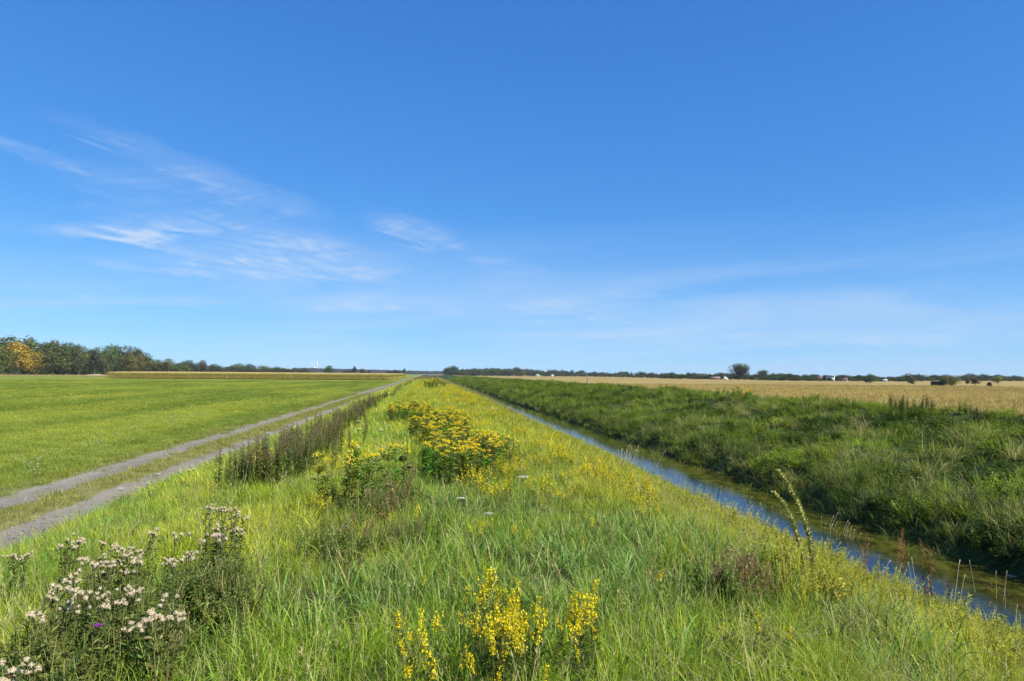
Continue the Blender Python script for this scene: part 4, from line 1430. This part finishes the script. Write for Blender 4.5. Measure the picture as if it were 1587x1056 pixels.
# fence post on the far bank
x, y, z = hit(910, 601, 0.05)
mb = MB(); tube(mb, [(0, 0, -.2), (.01, 0, .6), (0.02, 0, 1.45)], [.055, .05, .045], 7)
o = link('fence_post', mb.mesh('fence_post', plain_mat('weathered_wood', (0.13, 0.10, 0.08), 0.9, 8, .3))); o.location = (x, y, z)
tag(o, 'thin wooden post standing alone on the far bank crest', 'post')

# ================================================================== PLANTS AS THINGS
def lin_pts(b, top, n=4, sag=0.0, hd=(1, 0, 0)):
    f = np.linspace(0, 1, n)
    return np.asarray(b) + np.outer(f, np.asarray(top) - np.asarray(b)) + np.outer(np.sin(f * math.pi) * sag, hd)


# --- mugwort
def mugwort():
    st, fo, se = MB(), MB(), MB()
    for s in range(4):
        th = rng.random() * 6.28; r = .05 + .1 * rng.random()
        b = np.array([r * math.cos(th), r * math.sin(th), 0]) * .5
        h = 0.78 + .30 * rng.random()
        top = b * 2.0 + np.array([rng.normal(0, .05), rng.normal(0, .05), h])
        tube(st, lin_pts(b, top), [.006, .005, .004, .002], 4, rng.random() * .7)
        q = 44
        f = .08 + .72 * rng.random(q)
        an = rng.random(q) * 6.28
        leaves(fo, b + (top - b) * f[:, None], np.stack([np.cos(an), np.sin(an), .5 + rng.normal(0, .3, q)], 1), np.tile([0, 0, 1.], (q, 1)) + rng.normal(0, .3, (q, 3)),
               .085 * (1.2 - .6 * f), .02)
        q = 70
        f = rng.random(q)
        P = top - (top - b) * (f * .42)[:, None] + rng.normal(0, 1, (q, 3)) * (.006 + .022 * f)[:, None]
        leaves(se, P, rdir(q, .7), rdir(q), .022, .010)
    return st.mesh('stem', M_stem), fo.mesh('foliage', M_herbo), se.mesh('seed_spikes', M_brown)


MUG = [mugwort() for _ in range(4)]


def put_mugwort(x, y, s, label, group, ca=(0.13, 0.175, 0.045), cb=(0.20, 0.15, 0.075)):
    k = MUG[rng.integers(0, 4)]
    return thing('mugwort_plant', (('stem', k[0], None), ('foliage', k[1], jit(ca, .25)), ('seed_spikes', k[2], jit(cb, .25))),
                 (x, y, float(H(x, y)) - .02), rng.random() * 6.28, s, label, 'wild plant', group)


cnt = 0
for _ in range(4000):
    yy = 11.3 + 30 * rng.random() ** 2.0
    xc_ = -2.35 - 0.02 * (yy - 11)
    xx = rng.normal(xc_, .62)
    hw = 1.15 * float(sstep(yy, 10.8, 13)) * (1 - .55 * float(sstep(yy, 16, 28)))
    if abs(xx - xc_) > hw or vn(xx / .7, yy / 1.6, 131) < 0.36:
        continue
    put_mugwort(xx, yy, rng.uniform(.5, .82), 'tall dull green mugwort with brown spikes along the track side of the dyke', 'mugwort plants along the dyke shoulder')
    cnt += 1
    if cnt >= 215:
        break
# beyond, as one mass
mbm = []
for k in MUG[:3]:
    mbm.append(k)
HM = []
for _ in range(3):
    mb = MB()
    for s in range(6):
        th = rng.random() * 6.28; r = .16 * rng.random()
        b = np.array([r * math.cos(th), r * math.sin(th), 0]); h = .7 + .4 * rng.random(); top = b * 1.5 + [0, 0, h]
        tube(mb, lin_pts(b, top), [.006, .005, .004, .002], 3, .2)
        q = 30; f = .1 + .9 * rng.random(q); an = rng.random(q) * 6.28
        leaves(mb, b + (top - b) * f[:, None], np.stack([np.cos(an), np.sin(an), .8 + 0 * an], 1), np.tile([0, 0, 1.], (q, 1)) + rng.normal(0, .3, (q, 3)), .08, .035)
    HM.append(mb.mesh('far_mugwort', M_herb))
x, y = region(-3.4, -2.2, 26, 300, 2.0, 0.6)
c = fbm(x / 1, y / 5, 133) > .5
x, y = x[c], y[c]
tn = lerp3((0.12, 0.17, 0.045), (0.20, 0.17, 0.07), rng.random(len(x)))
scatter('far_mugwort', put(x, y), HM, tn, 0.45 + .3 * rng.random(len(x)), 'dark mugwort band continuing along the dyke into the distance', 'wild plants')

# on the far bank crest
for (px0, px1, py, k, s, lab, grp) in ((1378, 1448, 640, 26, .95, 'dark upright mugwort in the clump on the far bank crest below the dark hut', 'mugwort clump on the far bank'),
                                       (1488, 1532, 643, 11, .85, 'dark spiky mugwort on the far bank crest near the right edge', 'mugwort near the right edge'),
                                       (1190, 1300, 622, 16, .6, 'small dark weed on the far bank crest below the red roofed house', 'weeds on the bank crest'),
                                       (1020, 1060, 607, 8, .8, 'dark weed on the far bank crest left of the yellow bush', 'weeds left of the yellow bush'),
                                       (1105, 1128, 614, 8, .75, 'dark weed beside the yellow bush on the bank crest', 'weeds beside the yellow bush'),
                                       (930, 985, 603, 10, .8, 'dark weed on the far bank crest right of the post', 'weeds right of the post')):
    for _ in range(k):
        pxx = rng.uniform(px0, px1)
        crest_x = 21.2 + rng.normal(0, .5)
        d = ray(pxx, py); t = crest_x / d[0]
        xx, yy = crest_x, d[1] * t
        put_mugwort(xx, yy, s * rng.uniform(.45, .95) * (1 + .002 * yy), lab, grp, (0.04, 0.065, 0.022), (0.075, 0.06, 0.035))


# --- tansy
def tansy(ns=4):
    st, fo, fl = MB(), MB(), MB()
    for s in range(ns):
        th = rng.random() * 6.28; r = .10 * rng.random()
        b = np.array([r * math.cos(th), r * math.sin(th), 0]); h = .54 + .14 * rng.random()
        top = b * 1.8 + np.array([rng.normal(0, .03), rng.normal(0, .03), h])
        tube(st, lin_pts(b, top), [.005, .004, .004, .003], 4, rng.random() * .7)
        q = 46; f = .1 + .82 * rng.random(q); an = rng.random(q) * 6.28
        leaves(fo, b + (top - b) * f[:, None], np.stack([np.cos(an), np.sin(an), .35 + rng.normal(0, .3, q)], 1), np.tile([0, 0, 1.], (q, 1)) + rng.normal(0, .3, (q, 3)), .10, .03)
        q = 13
        rr = .048 * np.sqrt(rng.random(q)); an = rng.random(q) * 6.28
        P = top + np.stack([rr * np.cos(an), rr * np.sin(an), .02 - 5 * rr ** 2 + rng.normal(0, .010, q)], 1)
        blobs(fl, P, .0085 + .003 * rng.random(q), flat=.7)
        for p in P[::3]:
            tube(st, [top - [0, 0, .05], p - [0, 0, .004]], [.002, .0015], 3, .3)
    return st.mesh('stem', M_stem), fo.mesh('foliage', M_herbo), fl.mesh('flower_heads', M_gold)


TAN = [tansy() for _ in range(4)] + [tansy(1), tansy(1), tansy(2)]


def put_tansy(x, y, s, lab, grp, lo=0, hi=4):
    k = TAN[rng.integers(lo, hi)]
    return thing('tansy_plant', (('stem', k[0], None), ('foliage', k[1], jit((0.17, 0.25, 0.045), .3)), ('flower_heads', k[2], None)),
                 (x, y, float(H(x, y)) - .02), rng.random() * 6.28, s, lab, 'flower', grp)


def clump(x0, x1, y0, y1, n, lab, grp, hh=.48, s0=.72, s1=.92):
    k = 0
    while k < n:
        u, v = rng.uniform(-1, 1), rng.uniform(-1, 1)
        if u * u + v * v > 1: continue
        q = hit((x0 + x1) / 2 + u * (x1 - x0) / 2, (y0 + y1) / 2 + v * (y1 - y0) / 2, hh)
        put_tansy(q[0], q[1], rng.uniform(s0, s1), lab, grp); k += 1


clump(652, 796, 667, 704, 62, 'golden tansy in the nearest wide clump on the dyke crest', 'nearest tansy clump')
clump(640, 728, 636, 668, 52, 'golden tansy in the middle clump on the dyke crest', 'middle tansy clump')
clump(600, 670, 621, 641, 46, 'golden tansy in the farthest left clump on the dyke crest', 'farthest tansy clump')
clump(648, 690, 588, 597, 20, 'small yellow tansy far along the dyke crest near the horizon', 'distant tansy', .6, 1.3, 1.6)
for (px, py) in ((505, 715), (532, 708), (541, 703), (545, 716), (554, 690), (562, 711), (568, 708), (588, 702), (592, 698), (612, 692), (630, 698)):
    nt_ = globals().get('nt_', -1) + 1
    q = hit(px, py, .6)
    put_tansy(q[0], q[1], rng.uniform(.95, 1.08), ordinal(nt_) + ' loose yellow tansy from the left, beside the wide clump', 'loose tansy left of the clumps', 4, 7)
x, y, z = hit(1160, 614, .3)
cnt = 0
for _ in range(6):
    put_tansy(21 + rng.normal(0, .4), 21 / ray(1160, 612)[0] * ray(1160, 612)[1] + rng.normal(0, 1.2), 1.25, 'yellowish flowering bush plant on the far bank crest', 'yellow bush on the far bank')


# --- yellow spikes (foreground)
def spike():
    st, fo, fl = MB(), MB(), MB()
    h = .40 + .10 * rng.random()
    lean = rng.normal(0, .07, 2)
    b = np.zeros(3); top = np.array([lean[0], lean[1], h])
    tube(st, lin_pts(b, top, 5), [.003, .003, .0025, .002, .001], 4, .4)
    q = 40; f = .1 + .65 * rng.random(q); an = rng.random(q) * 6.28
    leaves(fo, b + (top - b) * f[:, None], np.stack([np.cos(an), np.sin(an), .9 + 0 * an], 1), np.tile([0, 0, 1.], (q, 1)) + rng.normal(0, .4, (q, 3)), .045, .008)
    br = 5
    for s in range(br):
        f0 = .74 + .05 * s
        p0 = b + (top - b) * f0
        an = rng.random() * 6.28
        e = p0 + np.array([math.cos(an) * .035, math.sin(an) * .035, .04 + .02 * rng.random()])
        if s == br - 1:
            p0, e = top - [0, 0, .07], top
        tube(st, [p0, e], [.0015, .001], 3, .4)
        q = 10 if s < br - 1 else 24
        g_ = rng.random(q)
        P = p0 + (e - p0) * g_[:, None] + rng.normal(0, 1, (q, 3)) * .006
        leaves(fl, P, rdir(q, .4), rdir(q), .013, .009)
        blobs(fl, P[::3], .0035)
    return st.mesh('stem', M_stem), fo.mesh('foliage', M_herbo), fl.mesh('flower_spike', M_yel)


SPK = [spike() for _ in range(6)]


def put_spike(px, py, lab, grp, hh=.40, s=None):
    q = hit(px, py, hh)
    k = SPK[rng.integers(0, 6)]
    return thing('yellow_flower_spike', (('stem', k[0], None), ('foliage', k[1], jit((0.10, 0.15, 0.03), .2)), ('flower_spike', k[2], None)),
                 (q[0], q[1], q[2] - .02), rng.random() * 6.28, s or rng.uniform(.7, 1.1), lab, 'flower', grp)


for _ in range(52):
    u, v = rng.normal(0, .42, 2)
    put_spike(786 + u * 70, 940 + v * 58, 'bright yellow flower spike in the large foreground cluster', 'large foreground cluster of yellow spikes')
for _ in range(17):
    u, v = rng.normal(0, .45, 2)
    put_spike(906 + u * 32, 938 + v * 28, 'yellow flower spike in the small cluster right of the large one', 'small foreground cluster of yellow spikes')
for (px, py) in ((632, 962), (636, 975), (645, 1000), (652, 1010), (650, 960), (672, 966), (688, 962), (690, 985), (664, 1012), (714, 900), (716, 912), (744, 985)):
    nsp = globals().get('nsp', -1) + 1
    put_spike(px, py, ordinal(nsp) + ' lone yellow flower spike left of the large foreground cluster', 'spikes left of the large cluster')
for (px, py) in ((655, 868), (600, 785), (613, 788), (643, 786), (640, 792), (565, 780), (740, 790), (748, 798), (760, 790), (756, 800), (770, 805), (790, 808), (733, 800), (823, 818), (903, 778),
                 (912, 785), (918, 792), (923, 800), (1115, 938), (1130, 940), (1200, 935), (1217, 950), (990, 862), (1012, 875), (830, 1045), (1162, 938), (780, 740), (765, 750), (720, 745), (735, 755), (675, 755), (850, 748), (870, 760)):
    if rng.random() < .75:
        put_spike(px, py, 'small yellow flower spike scattered in the dyke grass', 'yellow spikes scattered over the dyke', .34, rng.uniform(.55, .8))


# --- thistles
def fluff(mb, c, r):
    q = 46
    d = rdir(q, .35)
    leaves(mb, c - d * r * .1, d, rdir(q), r * 1.1, r * .22)
    blobs(mb, np.array([c]), r * .55)


def thistle():
    st, fo, se = MB(), MB(), MB()
    for s in range(3):
        th = rng.random() * 6.28; r = .08 * rng.random()
        b = np.array([r * math.cos(th), r * math.sin(th), 0]); h = .46 + .10 * rng.random()
        top = b * 2 + np.array([rng.normal(0, .04), rng.normal(0, .04), h])
        tube(st, lin_pts(b, top), [.006, .005, .004, .003], 4, rng.random() * .7)
        q = 36; f = .1 + .8 * rng.random(q); an = rng.random(q) * 6.28
        leaves(fo, b + (top - b) * f[:, None], np.stack([np.cos(an), np.sin(an), .5 + rng.normal(0, .4, q)], 1), np.tile([0, 0, 1.], (q, 1)) + rng.normal(0, .5, (q, 3)), .055, .013)
        for k in range(5):
            e = top + np.array([rng.normal(0, .026), rng.normal(0, .026), rng.uniform(-.02, .025)])
            p0 = top - (top - b) * rng.uniform(.05, .2)
            tube(st, [p0, (p0 + e) / 2 + [0, 0, -.005], e], [.0025, .002, .002], 3, .3)
            blobs(fo, np.array([e]), .011, a=.1)
            if rng.random() < .7:
                fluff(se, e + [0, 0, .010], rng.uniform(.013, .022))
    return st.mesh('stem', M_stem), fo.mesh('foliage', M_herbo), se.mesh('seed_heads', M_fluff)


THI = [thistle() for _ in range(5)]
_pf = MB()
for k in range(3):
    q = 40; d = rdir(q, 1.2); leaves(_pf, np.tile([rng.normal(0, .012), rng.normal(0, .012), .50], (q, 1)), d, rdir(q), .022, .004)
PURPLE = _pf.mesh('purple_flower', M_purple)


def put_thistle(px, py, lab, grp, hh=.44, s=None, name='thistle', purple=False):
    q = hit(px, py, hh)
    k = THI[rng.integers(0, 5)]
    parts = [('stem', k[0], None), ('foliage', k[1], jit((0.16, 0.19, 0.06), .3))]
    parts.append(('flower_head', PURPLE, None) if purple else ('seed_heads', k[2], None))
    return thing(name, parts, (q[0], q[1], q[2] - .02), rng.random() * 6.28, s or rng.uniform(.78, .98), lab, 'thistle', grp)


for (cx, cy_, n, dx, lab, grp) in ((345, 798, 4, 16, 'thistle with cream fluff in the topmost group of the patch', 'topmost thistle group'),
                                   (352, 830, 4, 14, 'thistle with cream fluff just below the topmost group', 'second thistle group'),
                                   (325, 828, 1, 4, 'single thistle left of the second fluffy group', None),
                                   (212, 852, 6, 22, 'thistle with pinkish fluff in the wide middle left group', 'middle left thistle group'),
                                   (284, 854, 3, 12, 'thistle with pale fluff in the small middle group', 'small middle thistle group'),
                                   (165, 880, 3, 16, 'thistle with sparse fluff below the middle left group', 'sparse thistle group'),
                                   (235, 897, 2, 8, 'thistle in the centre of the patch with few heads', 'central thistles'),
                                   (110, 905, 3, 16, 'thistle with small pale heads at the left of the patch', 'left small headed thistles'),
                                   (175, 925, 4, 14, 'thistle with round cream heads in the lower middle of the patch', 'lower middle thistle group'),
                                   (80, 937, 4, 16, 'thistle with pinkish fluff at the lower left of the patch', 'lower left thistle group'),
                                   (242, 955, 2, 8, 'thistle with cream heads at the lower right of the patch', 'lower right thistle group'),
                                   (270, 965, 1, 3, 'single fluffy thistle at the lower right end of the patch', None),
                                   (25, 1030, 4, 18, 'thistle with pale fluff in the bottom left corner', 'corner thistle group'),
                                   (95, 838, 3, 22, 'small faded thistle beside the dirt track', 'faded thistles beside the track'),
                                   (150, 848, 2, 12, 'small faded thistle between the track and the middle left group', 'faded thistles near the middle left group'),
                                   (35, 852, 2, 8, 'small faded thistle at the left edge beside the track', 'faded thistles at the left edge')):
    n = max(1, round(n * .8))
    for i, xx in enumerate(sorted(cx + rng.normal(0, dx * .6, n))):
        put_thistle(xx, cy_ + rng.normal(0, 4), side(i, n) + lab, grp if n > 1 else None)
put_thistle(153, 968, 'thistle with a purple flower low in the patch', None, purple=True, name='flowering_thistle')

# --- yarrow
def yarrow():
    st, fl = MB(), MB()
    h = .5
    tube(st, [(0, 0, 0), (.01, 0, h * .5), (0, .01, h)], [.003, .003, .002], 4, .4)
    q = 20; f = rng.random(q)
    leaves(st, np.outer(f * .8, [0, 0, h]), rdir(q, .6), rdir(q), .05, .008)
    q = 40; rr = .055 * np.sqrt(rng.random(q)); an = rng.random(q) * 6.28
    P = np.stack([rr * np.cos(an), rr * np.sin(an) + .01, h + .03 - 3 * rr ** 2], 1)
    blobs(fl, P, .008, flat=.5)
    for p in P[::4]:
        tube(st, [(0, .01, h - .03), p], [.0015, .001], 3, .4)
    return st.mesh('stem', M_stem), fl.mesh('umbel', M_white)


YAR = [yarrow() for _ in range(2)]
for (px, py, hh) in ((229, 741, .5), (187, 755, .5), (244, 733, .5), (293, 722, .5), (302, 718, .5), (328, 705, .5), (370, 690, .5), (378, 688, .5), (345, 702, .5), (541, 688, .5), (556, 685, .5), (556, 669, .5), (555, 660, .45),
                     (590, 668, .5), (600, 655, .5), (715, 760, .5), (757, 778, .5), (812, 760, .4)):
    q = hit(px, py, hh)
    k = YAR[rng.integers(0, 2)]
    lab, grp = (('white flat topped yarrow beside the near rut of the dirt track', 'yarrow beside the track') if px < 400 else ('white yarrow standing in the grass left of the tansy', 'yarrow left of the tansy') if px < 650 else ('small white flower standing in the dyke grass beyond the spikes', 'white flowers on the dyke'))
    thing('yarrow', (('stem', k[0], None), ('umbel', k[1], None)), q, rng.random() * 6.28, rng.uniform(.7, 1.1), lab, 'flower', grp)

# --- mulleins
M_mul = foliage_mat('mullein_capsules', 'fixed', (0.46, 0.46, 0.13), straw=(0.12, 0.08, 0.05), straw_from=0.85, vlo=0.7, vhi=1.3, trans=0.1)


def mullein(loc, stalks, label, sc=1.0, brown_low=True):
    o = empty('mullein', loc, 0, sc); tag(o, label, 'mullein plant')
    for pts, r in stalks:
        pts = np.array(pts, float)
        mb = MB(); k = len(pts)
        tube(mb, pts, np.linspace(r, r * .35, k), 7, .6)
        seg = np.linalg.norm(np.diff(pts, axis=0), axis=1); L = np.concatenate([[0], np.cumsum(seg)])
        q = int(L[-1] * 420)
        t = (0.25 + 0.75 * rng.random(q)) * L[-1]
        P = np.stack([np.interp(t, L, pts[:, i]) for i in range(3)], 1)
        d = rdir(q); d[:, 2] *= .4; d = norm(d)
        rr = r * (1.25 - .75 * t / L[-1])
        v = np.clip(0.85 * rng.random(q) + np.where(t / L[-1] < .5, .3 * (brown_low), 0) * rng.random(q), 0, 1)
        blobs(mb, P + d * rr[:, None] * 1.1, .0065 * (1.2 - .4 * t / L[-1]), a=v)
        leaves(mb, P + d * rr[:, None], d + [0, 0, .8], d, .030, .013, a=v)
        link('flower_stalk', mb.mesh('flower_stalk', M_mul), o)
    q = 12; an = rng.random(q) * 6.28
    for i in range(q):
        mb = MB()
        blades(mb, np.array([[0, 0, .02 + .25 * rng.random()]]), np.array([an[i]]), np.array([.8]), np.array([.13 + .08 * rng.random()]), np.array([.035]), np.array([1.0]), 3, twist=np.zeros(1),
               a=np.array([rng.choice([.3, .6, .8])]))
        link('leaf', mb.mesh('leaf', M_mleaf), o)
    return o


M_mleaf = foliage_mat('mullein_leaves', 'fixed', (0.16, 0.19, 0.08), straw=(0.20, 0.13, 0.08), straw_from=0.85, trans=0.2)
# camera-facing sideways direction at that bearing is close to +x
mx, my, mz = hit(1258, 925, 0.0)
dpt = math.hypot(mx, my)
u = dpt / FPX * 1.03   # metres per photograph pixel there
bx, bz = 1258, 925
def mp_(px, py, dy=0.0):
    return ((px - bx) * u, dy, (bz - py) * u)
mullein((mx, my, mz), [([mp_(1258, 925), mp_(1262, 880), mp_(1257, 840, .03), mp_(1246, 805, .05), mp_(1237, 785, .06), mp_(1228, 768, .07), mp_(1218, 755, .08)], .013),
                       ([mp_(1254, 922), mp_(1246, 880, -.03), mp_(1236, 845, -.04), mp_(1226, 818, -.05), mp_(1213, 796, -.06), mp_(1198, 780, -.08)], .011)],
        'tall mullein with two leaning green flower stalks at the canal edge')
for (px, py, hgt, n, lab) in ((1092, 800, .55, 4, 'pale yellow mullein with short upright stalks beside the water'), ):
    q = hit(px, py)
    st = []
    for i in range(n):
        dx = (i - 1.5) * .07
        st.append(([(dx, 0, 0), (dx * 1.2, .02, hgt * .4), (dx * 1.3, .03, hgt * (.75 + .25 * rng.random()))], .011))
    mullein(q, st, lab, brown_low=False)

# --- dock (reddish brown), dark seed spikes, dead stems
def dock_mesh(h, nbr, mat, fat):
    mb = MB()
    tube(mb, [(0, 0, 0), (.01, 0, h * .5), (0, .02, h)], [.004, .003, .0015], 4, .3)
    for s in range(nbr):
        f0 = .45 + .55 * s / nbr
        p0 = np.array([0, .01, h * f0]); an = rng.random() * 6.28
        e = p0 + np.array([math.cos(an) * .05, math.sin(an) * .05, .12]) * (1.2 - f0 * .5)
        tube(mb, [p0, e], [.0015, .001], 3, .3)
        q = 26
        P = p0 + (e - p0) * rng.random(q)[:, None] + rng.normal(0, .005, (q, 3))
        leaves(mb, P, rdir(q), rdir(q), fat, fat * .8)
    return mb.mesh('seed_stalk', mat)


DOCK = [dock_mesh(.8, 7, M_brown, .012) for _ in range(3)]
DARK = [dock_mesh(.5, 4, M_brown, .018) for _ in range(3)]
for (px, py) in ((1395, 835), (1388, 858), (1400, 850), (1430, 858), (1443, 873), (1352, 850), (1345, 858)):
    q = hit(px + rng.uniform(-12, 4), py + rng.uniform(75, 95)); hgt_ = (90 / FPX) * math.hypot(q[0], q[1]) * rng.uniform(.8, 1.1)
    o = link('dock_plant', DOCK[rng.integers(0, 3)], None, jit((0.30, 0.13, 0.06), .15)); o.location = q; o.scale = (hgt_ / .8,) * 3; o.rotation_euler = (0, 0, rng.random() * 6)
    tag(o, 'thin reddish brown dock stalk rising in front of the water', 'wild plant', 'reddish dock stalks at the canal')
for (px, py) in ((1436, 905), (1440, 915), (1474, 915), (1468, 922), (1521, 915), (1536, 912), (1525, 925), (1565, 935), (1580, 925), (1550, 930), (1505, 935), (1585, 950), (1575, 960), (1480, 940), (1452, 930)):
    q = hit(px + rng.uniform(-8, 8), py + rng.uniform(40, 60)); hgt_ = (55 / FPX) * math.hypot(q[0], q[1])
    o = link('seeding_weed', DARK[rng.integers(0, 3)], None, jit((0.09, 0.05, 0.035), .2)); o.location = q; o.scale = (hgt_ / .5 * rng.uniform(.8, 1.1),) * 3; o.rotation_euler = (0, 0, rng.random() * 6)
    tag(o, 'dark brown seeding weed at the canal edge near the right border', 'wild plant', 'dark seeding weeds at the canal edge')
for (px, py) in ((548, 740), (520, 735), (665, 650), (660, 665), (740, 700)):
    pass


def dead_stem(px, py_base, px_top, py_top, lab, grp=None, r=.004, name='dead_stem', mat=None):
    x, y, z = hit(px, py_base)
    d = math.hypot(x, y); u_ = d / FPX
    dx, dz = (px_top - px) * u_, (py_base - py_top) * u_
    mb = MB()
    tube(mb, [(0, 0, -.05), (dx * .45, .02, dz * .5), (dx * .9, .03, dz * .93), (dx, .03, dz)], [r, r * .9, r * .6, r * .9], 5, .6)
    o = link(name, mb.mesh(name, mat or M_dead)); o.location = (x, y, z); tag(o, lab, 'dead stem', grp)
    return o


for nst, (a, b, c, d) in enumerate(sorted(((1474, 955, 1492, 889), (1480, 952, 1499, 908), (1522, 945, 1508, 889), (1546, 958, 1548, 906), (1550, 962, 1564, 907), (1562, 975, 1562, 930), (1568, 985, 1580, 955), (1352, 892, 1382, 877),
                     (1428, 930, 1418, 880), (1424, 925, 1412, 885)), key=lambda q_: q_[2])):
    dead_stem(a, b + 36, c, d, ordinal(nst) + ' bleached bare stem from the left at the water near the right border', 'bleached stems near the right border')
for _ in range(26):
    a = rng.uniform(1262, 1330); t = (a - 1262) / 68
    b = 852 + t * 45 + rng.uniform(-4, 6)
    dead_stem(a, b, a + rng.uniform(0, 26), b - rng.uniform(35, 62), 'thin pale grass stem beside the tall mullein', 'pale stems beside the mullein', r=.0042)
for _ in range(26):
    a = rng.uniform(1095, 1205); t = (a - 1095) / 110
    b = 800 + t * 40 + rng.uniform(-4, 6)
    dead_stem(a, b, a + rng.uniform(2, 26), b - rng.uniform(22, 42), 'thin white grass stem leaning over the water beyond the mullein', 'white stems beyond the mullein', r=.0042)
for _ in range(18):
    a = rng.uniform(958, 985)
    b = 735 + rng.uniform(-4, 6)
    dead_stem(a, b, a + rng.uniform(-4, 14), b - rng.uniform(25, 48), 'bleached grass stem in the pale tuft at the waterline', 'bleached tuft at the waterline', r=.006)
dead_stem(1017, 775, 1000, 738, 'short dark dead stem leaning left beside the canal', r=.01, mat=plain_mat('dark_dead_stalk', (0.07, 0.045, 0.03), .9))
dead_stem(1008, 745, 1032, 700, 'long pale stem leaning right over the water', r=.007)
dead_stem(555, 765, 556, 735, 'pale dry stalk among the grass below the loose tansy', r=.006)

# --- floating leaves
M_pad = plain_mat('floating_leaf', (0.24, 0.26, 0.16), 0.45, 6, .15, spec=.5)
for (px, py, L_, lab) in ((1487, 854, .50, 'longest pale leaf floating near the far side of the canal'), (1519, 870, .26, 'small pale leaf floating right of the longest one'), (1539, 870, .24, 'rightmost small pale leaf floating on the canal'),
                          (1403, 826, .26, 'pale leaf floating close under the far bank, left of the others'), (1569, 893, .16, 'tiny pale leaf floating near the right border')):
    d = ray(px, py); t = (WATER_Z - EYE) / d[2]
    mb = MB(); n = 12
    an = np.arange(n) * 2 * math.pi / n
    ring = np.stack([np.cos(an) * L_ / 2, np.sin(an) * .09, np.full(n, .008) + .004 * np.cos(an * 2)], 1)
    low = ring.copy(); low[:, 2] = -.004
    V = np.vstack([[[0, 0, .006]], ring, low])
    T = [[0, 1 + j, 1 + (j + 1) % n] for j in range(n)]
    Q = [[1 + j, 1 + n + j, 1 + n + (j + 1) % n, 1 + (j + 1) % n] for j in range(n)]
    mb.add(V, Q, T)
    o = link('floating_leaf', mb.mesh('floating_leaf', M_pad)); o.location = (d[0] * t, d[1] * t, WATER_Z + .006)
    o.rotation_euler = (0, 0, R(-8)); tag(o, lab, 'floating leaf')

# ------------------------------------------------------------------ haze
HAZE = 0.00008
m, nd, lk, out = new_mat('air_haze')
vp = nd.new('ShaderNodeVolumePrincipled')
vp.inputs['Color'].default_value = (0.80, 0.89, 1.0, 1)
vp.inputs['Density'].default_value = HAZE
lk.new(vp.outputs[0], out.inputs['Volume'])
mb = MB(); box(mb, (-4500, -800, -3.2), (4500, 6500, 90))
hz_o = link('haze', mb.mesh('haze', m)); hz_o['kind'] = 'stuff'
tag(hz_o, 'thin pale air haze over the whole plain', 'haze')
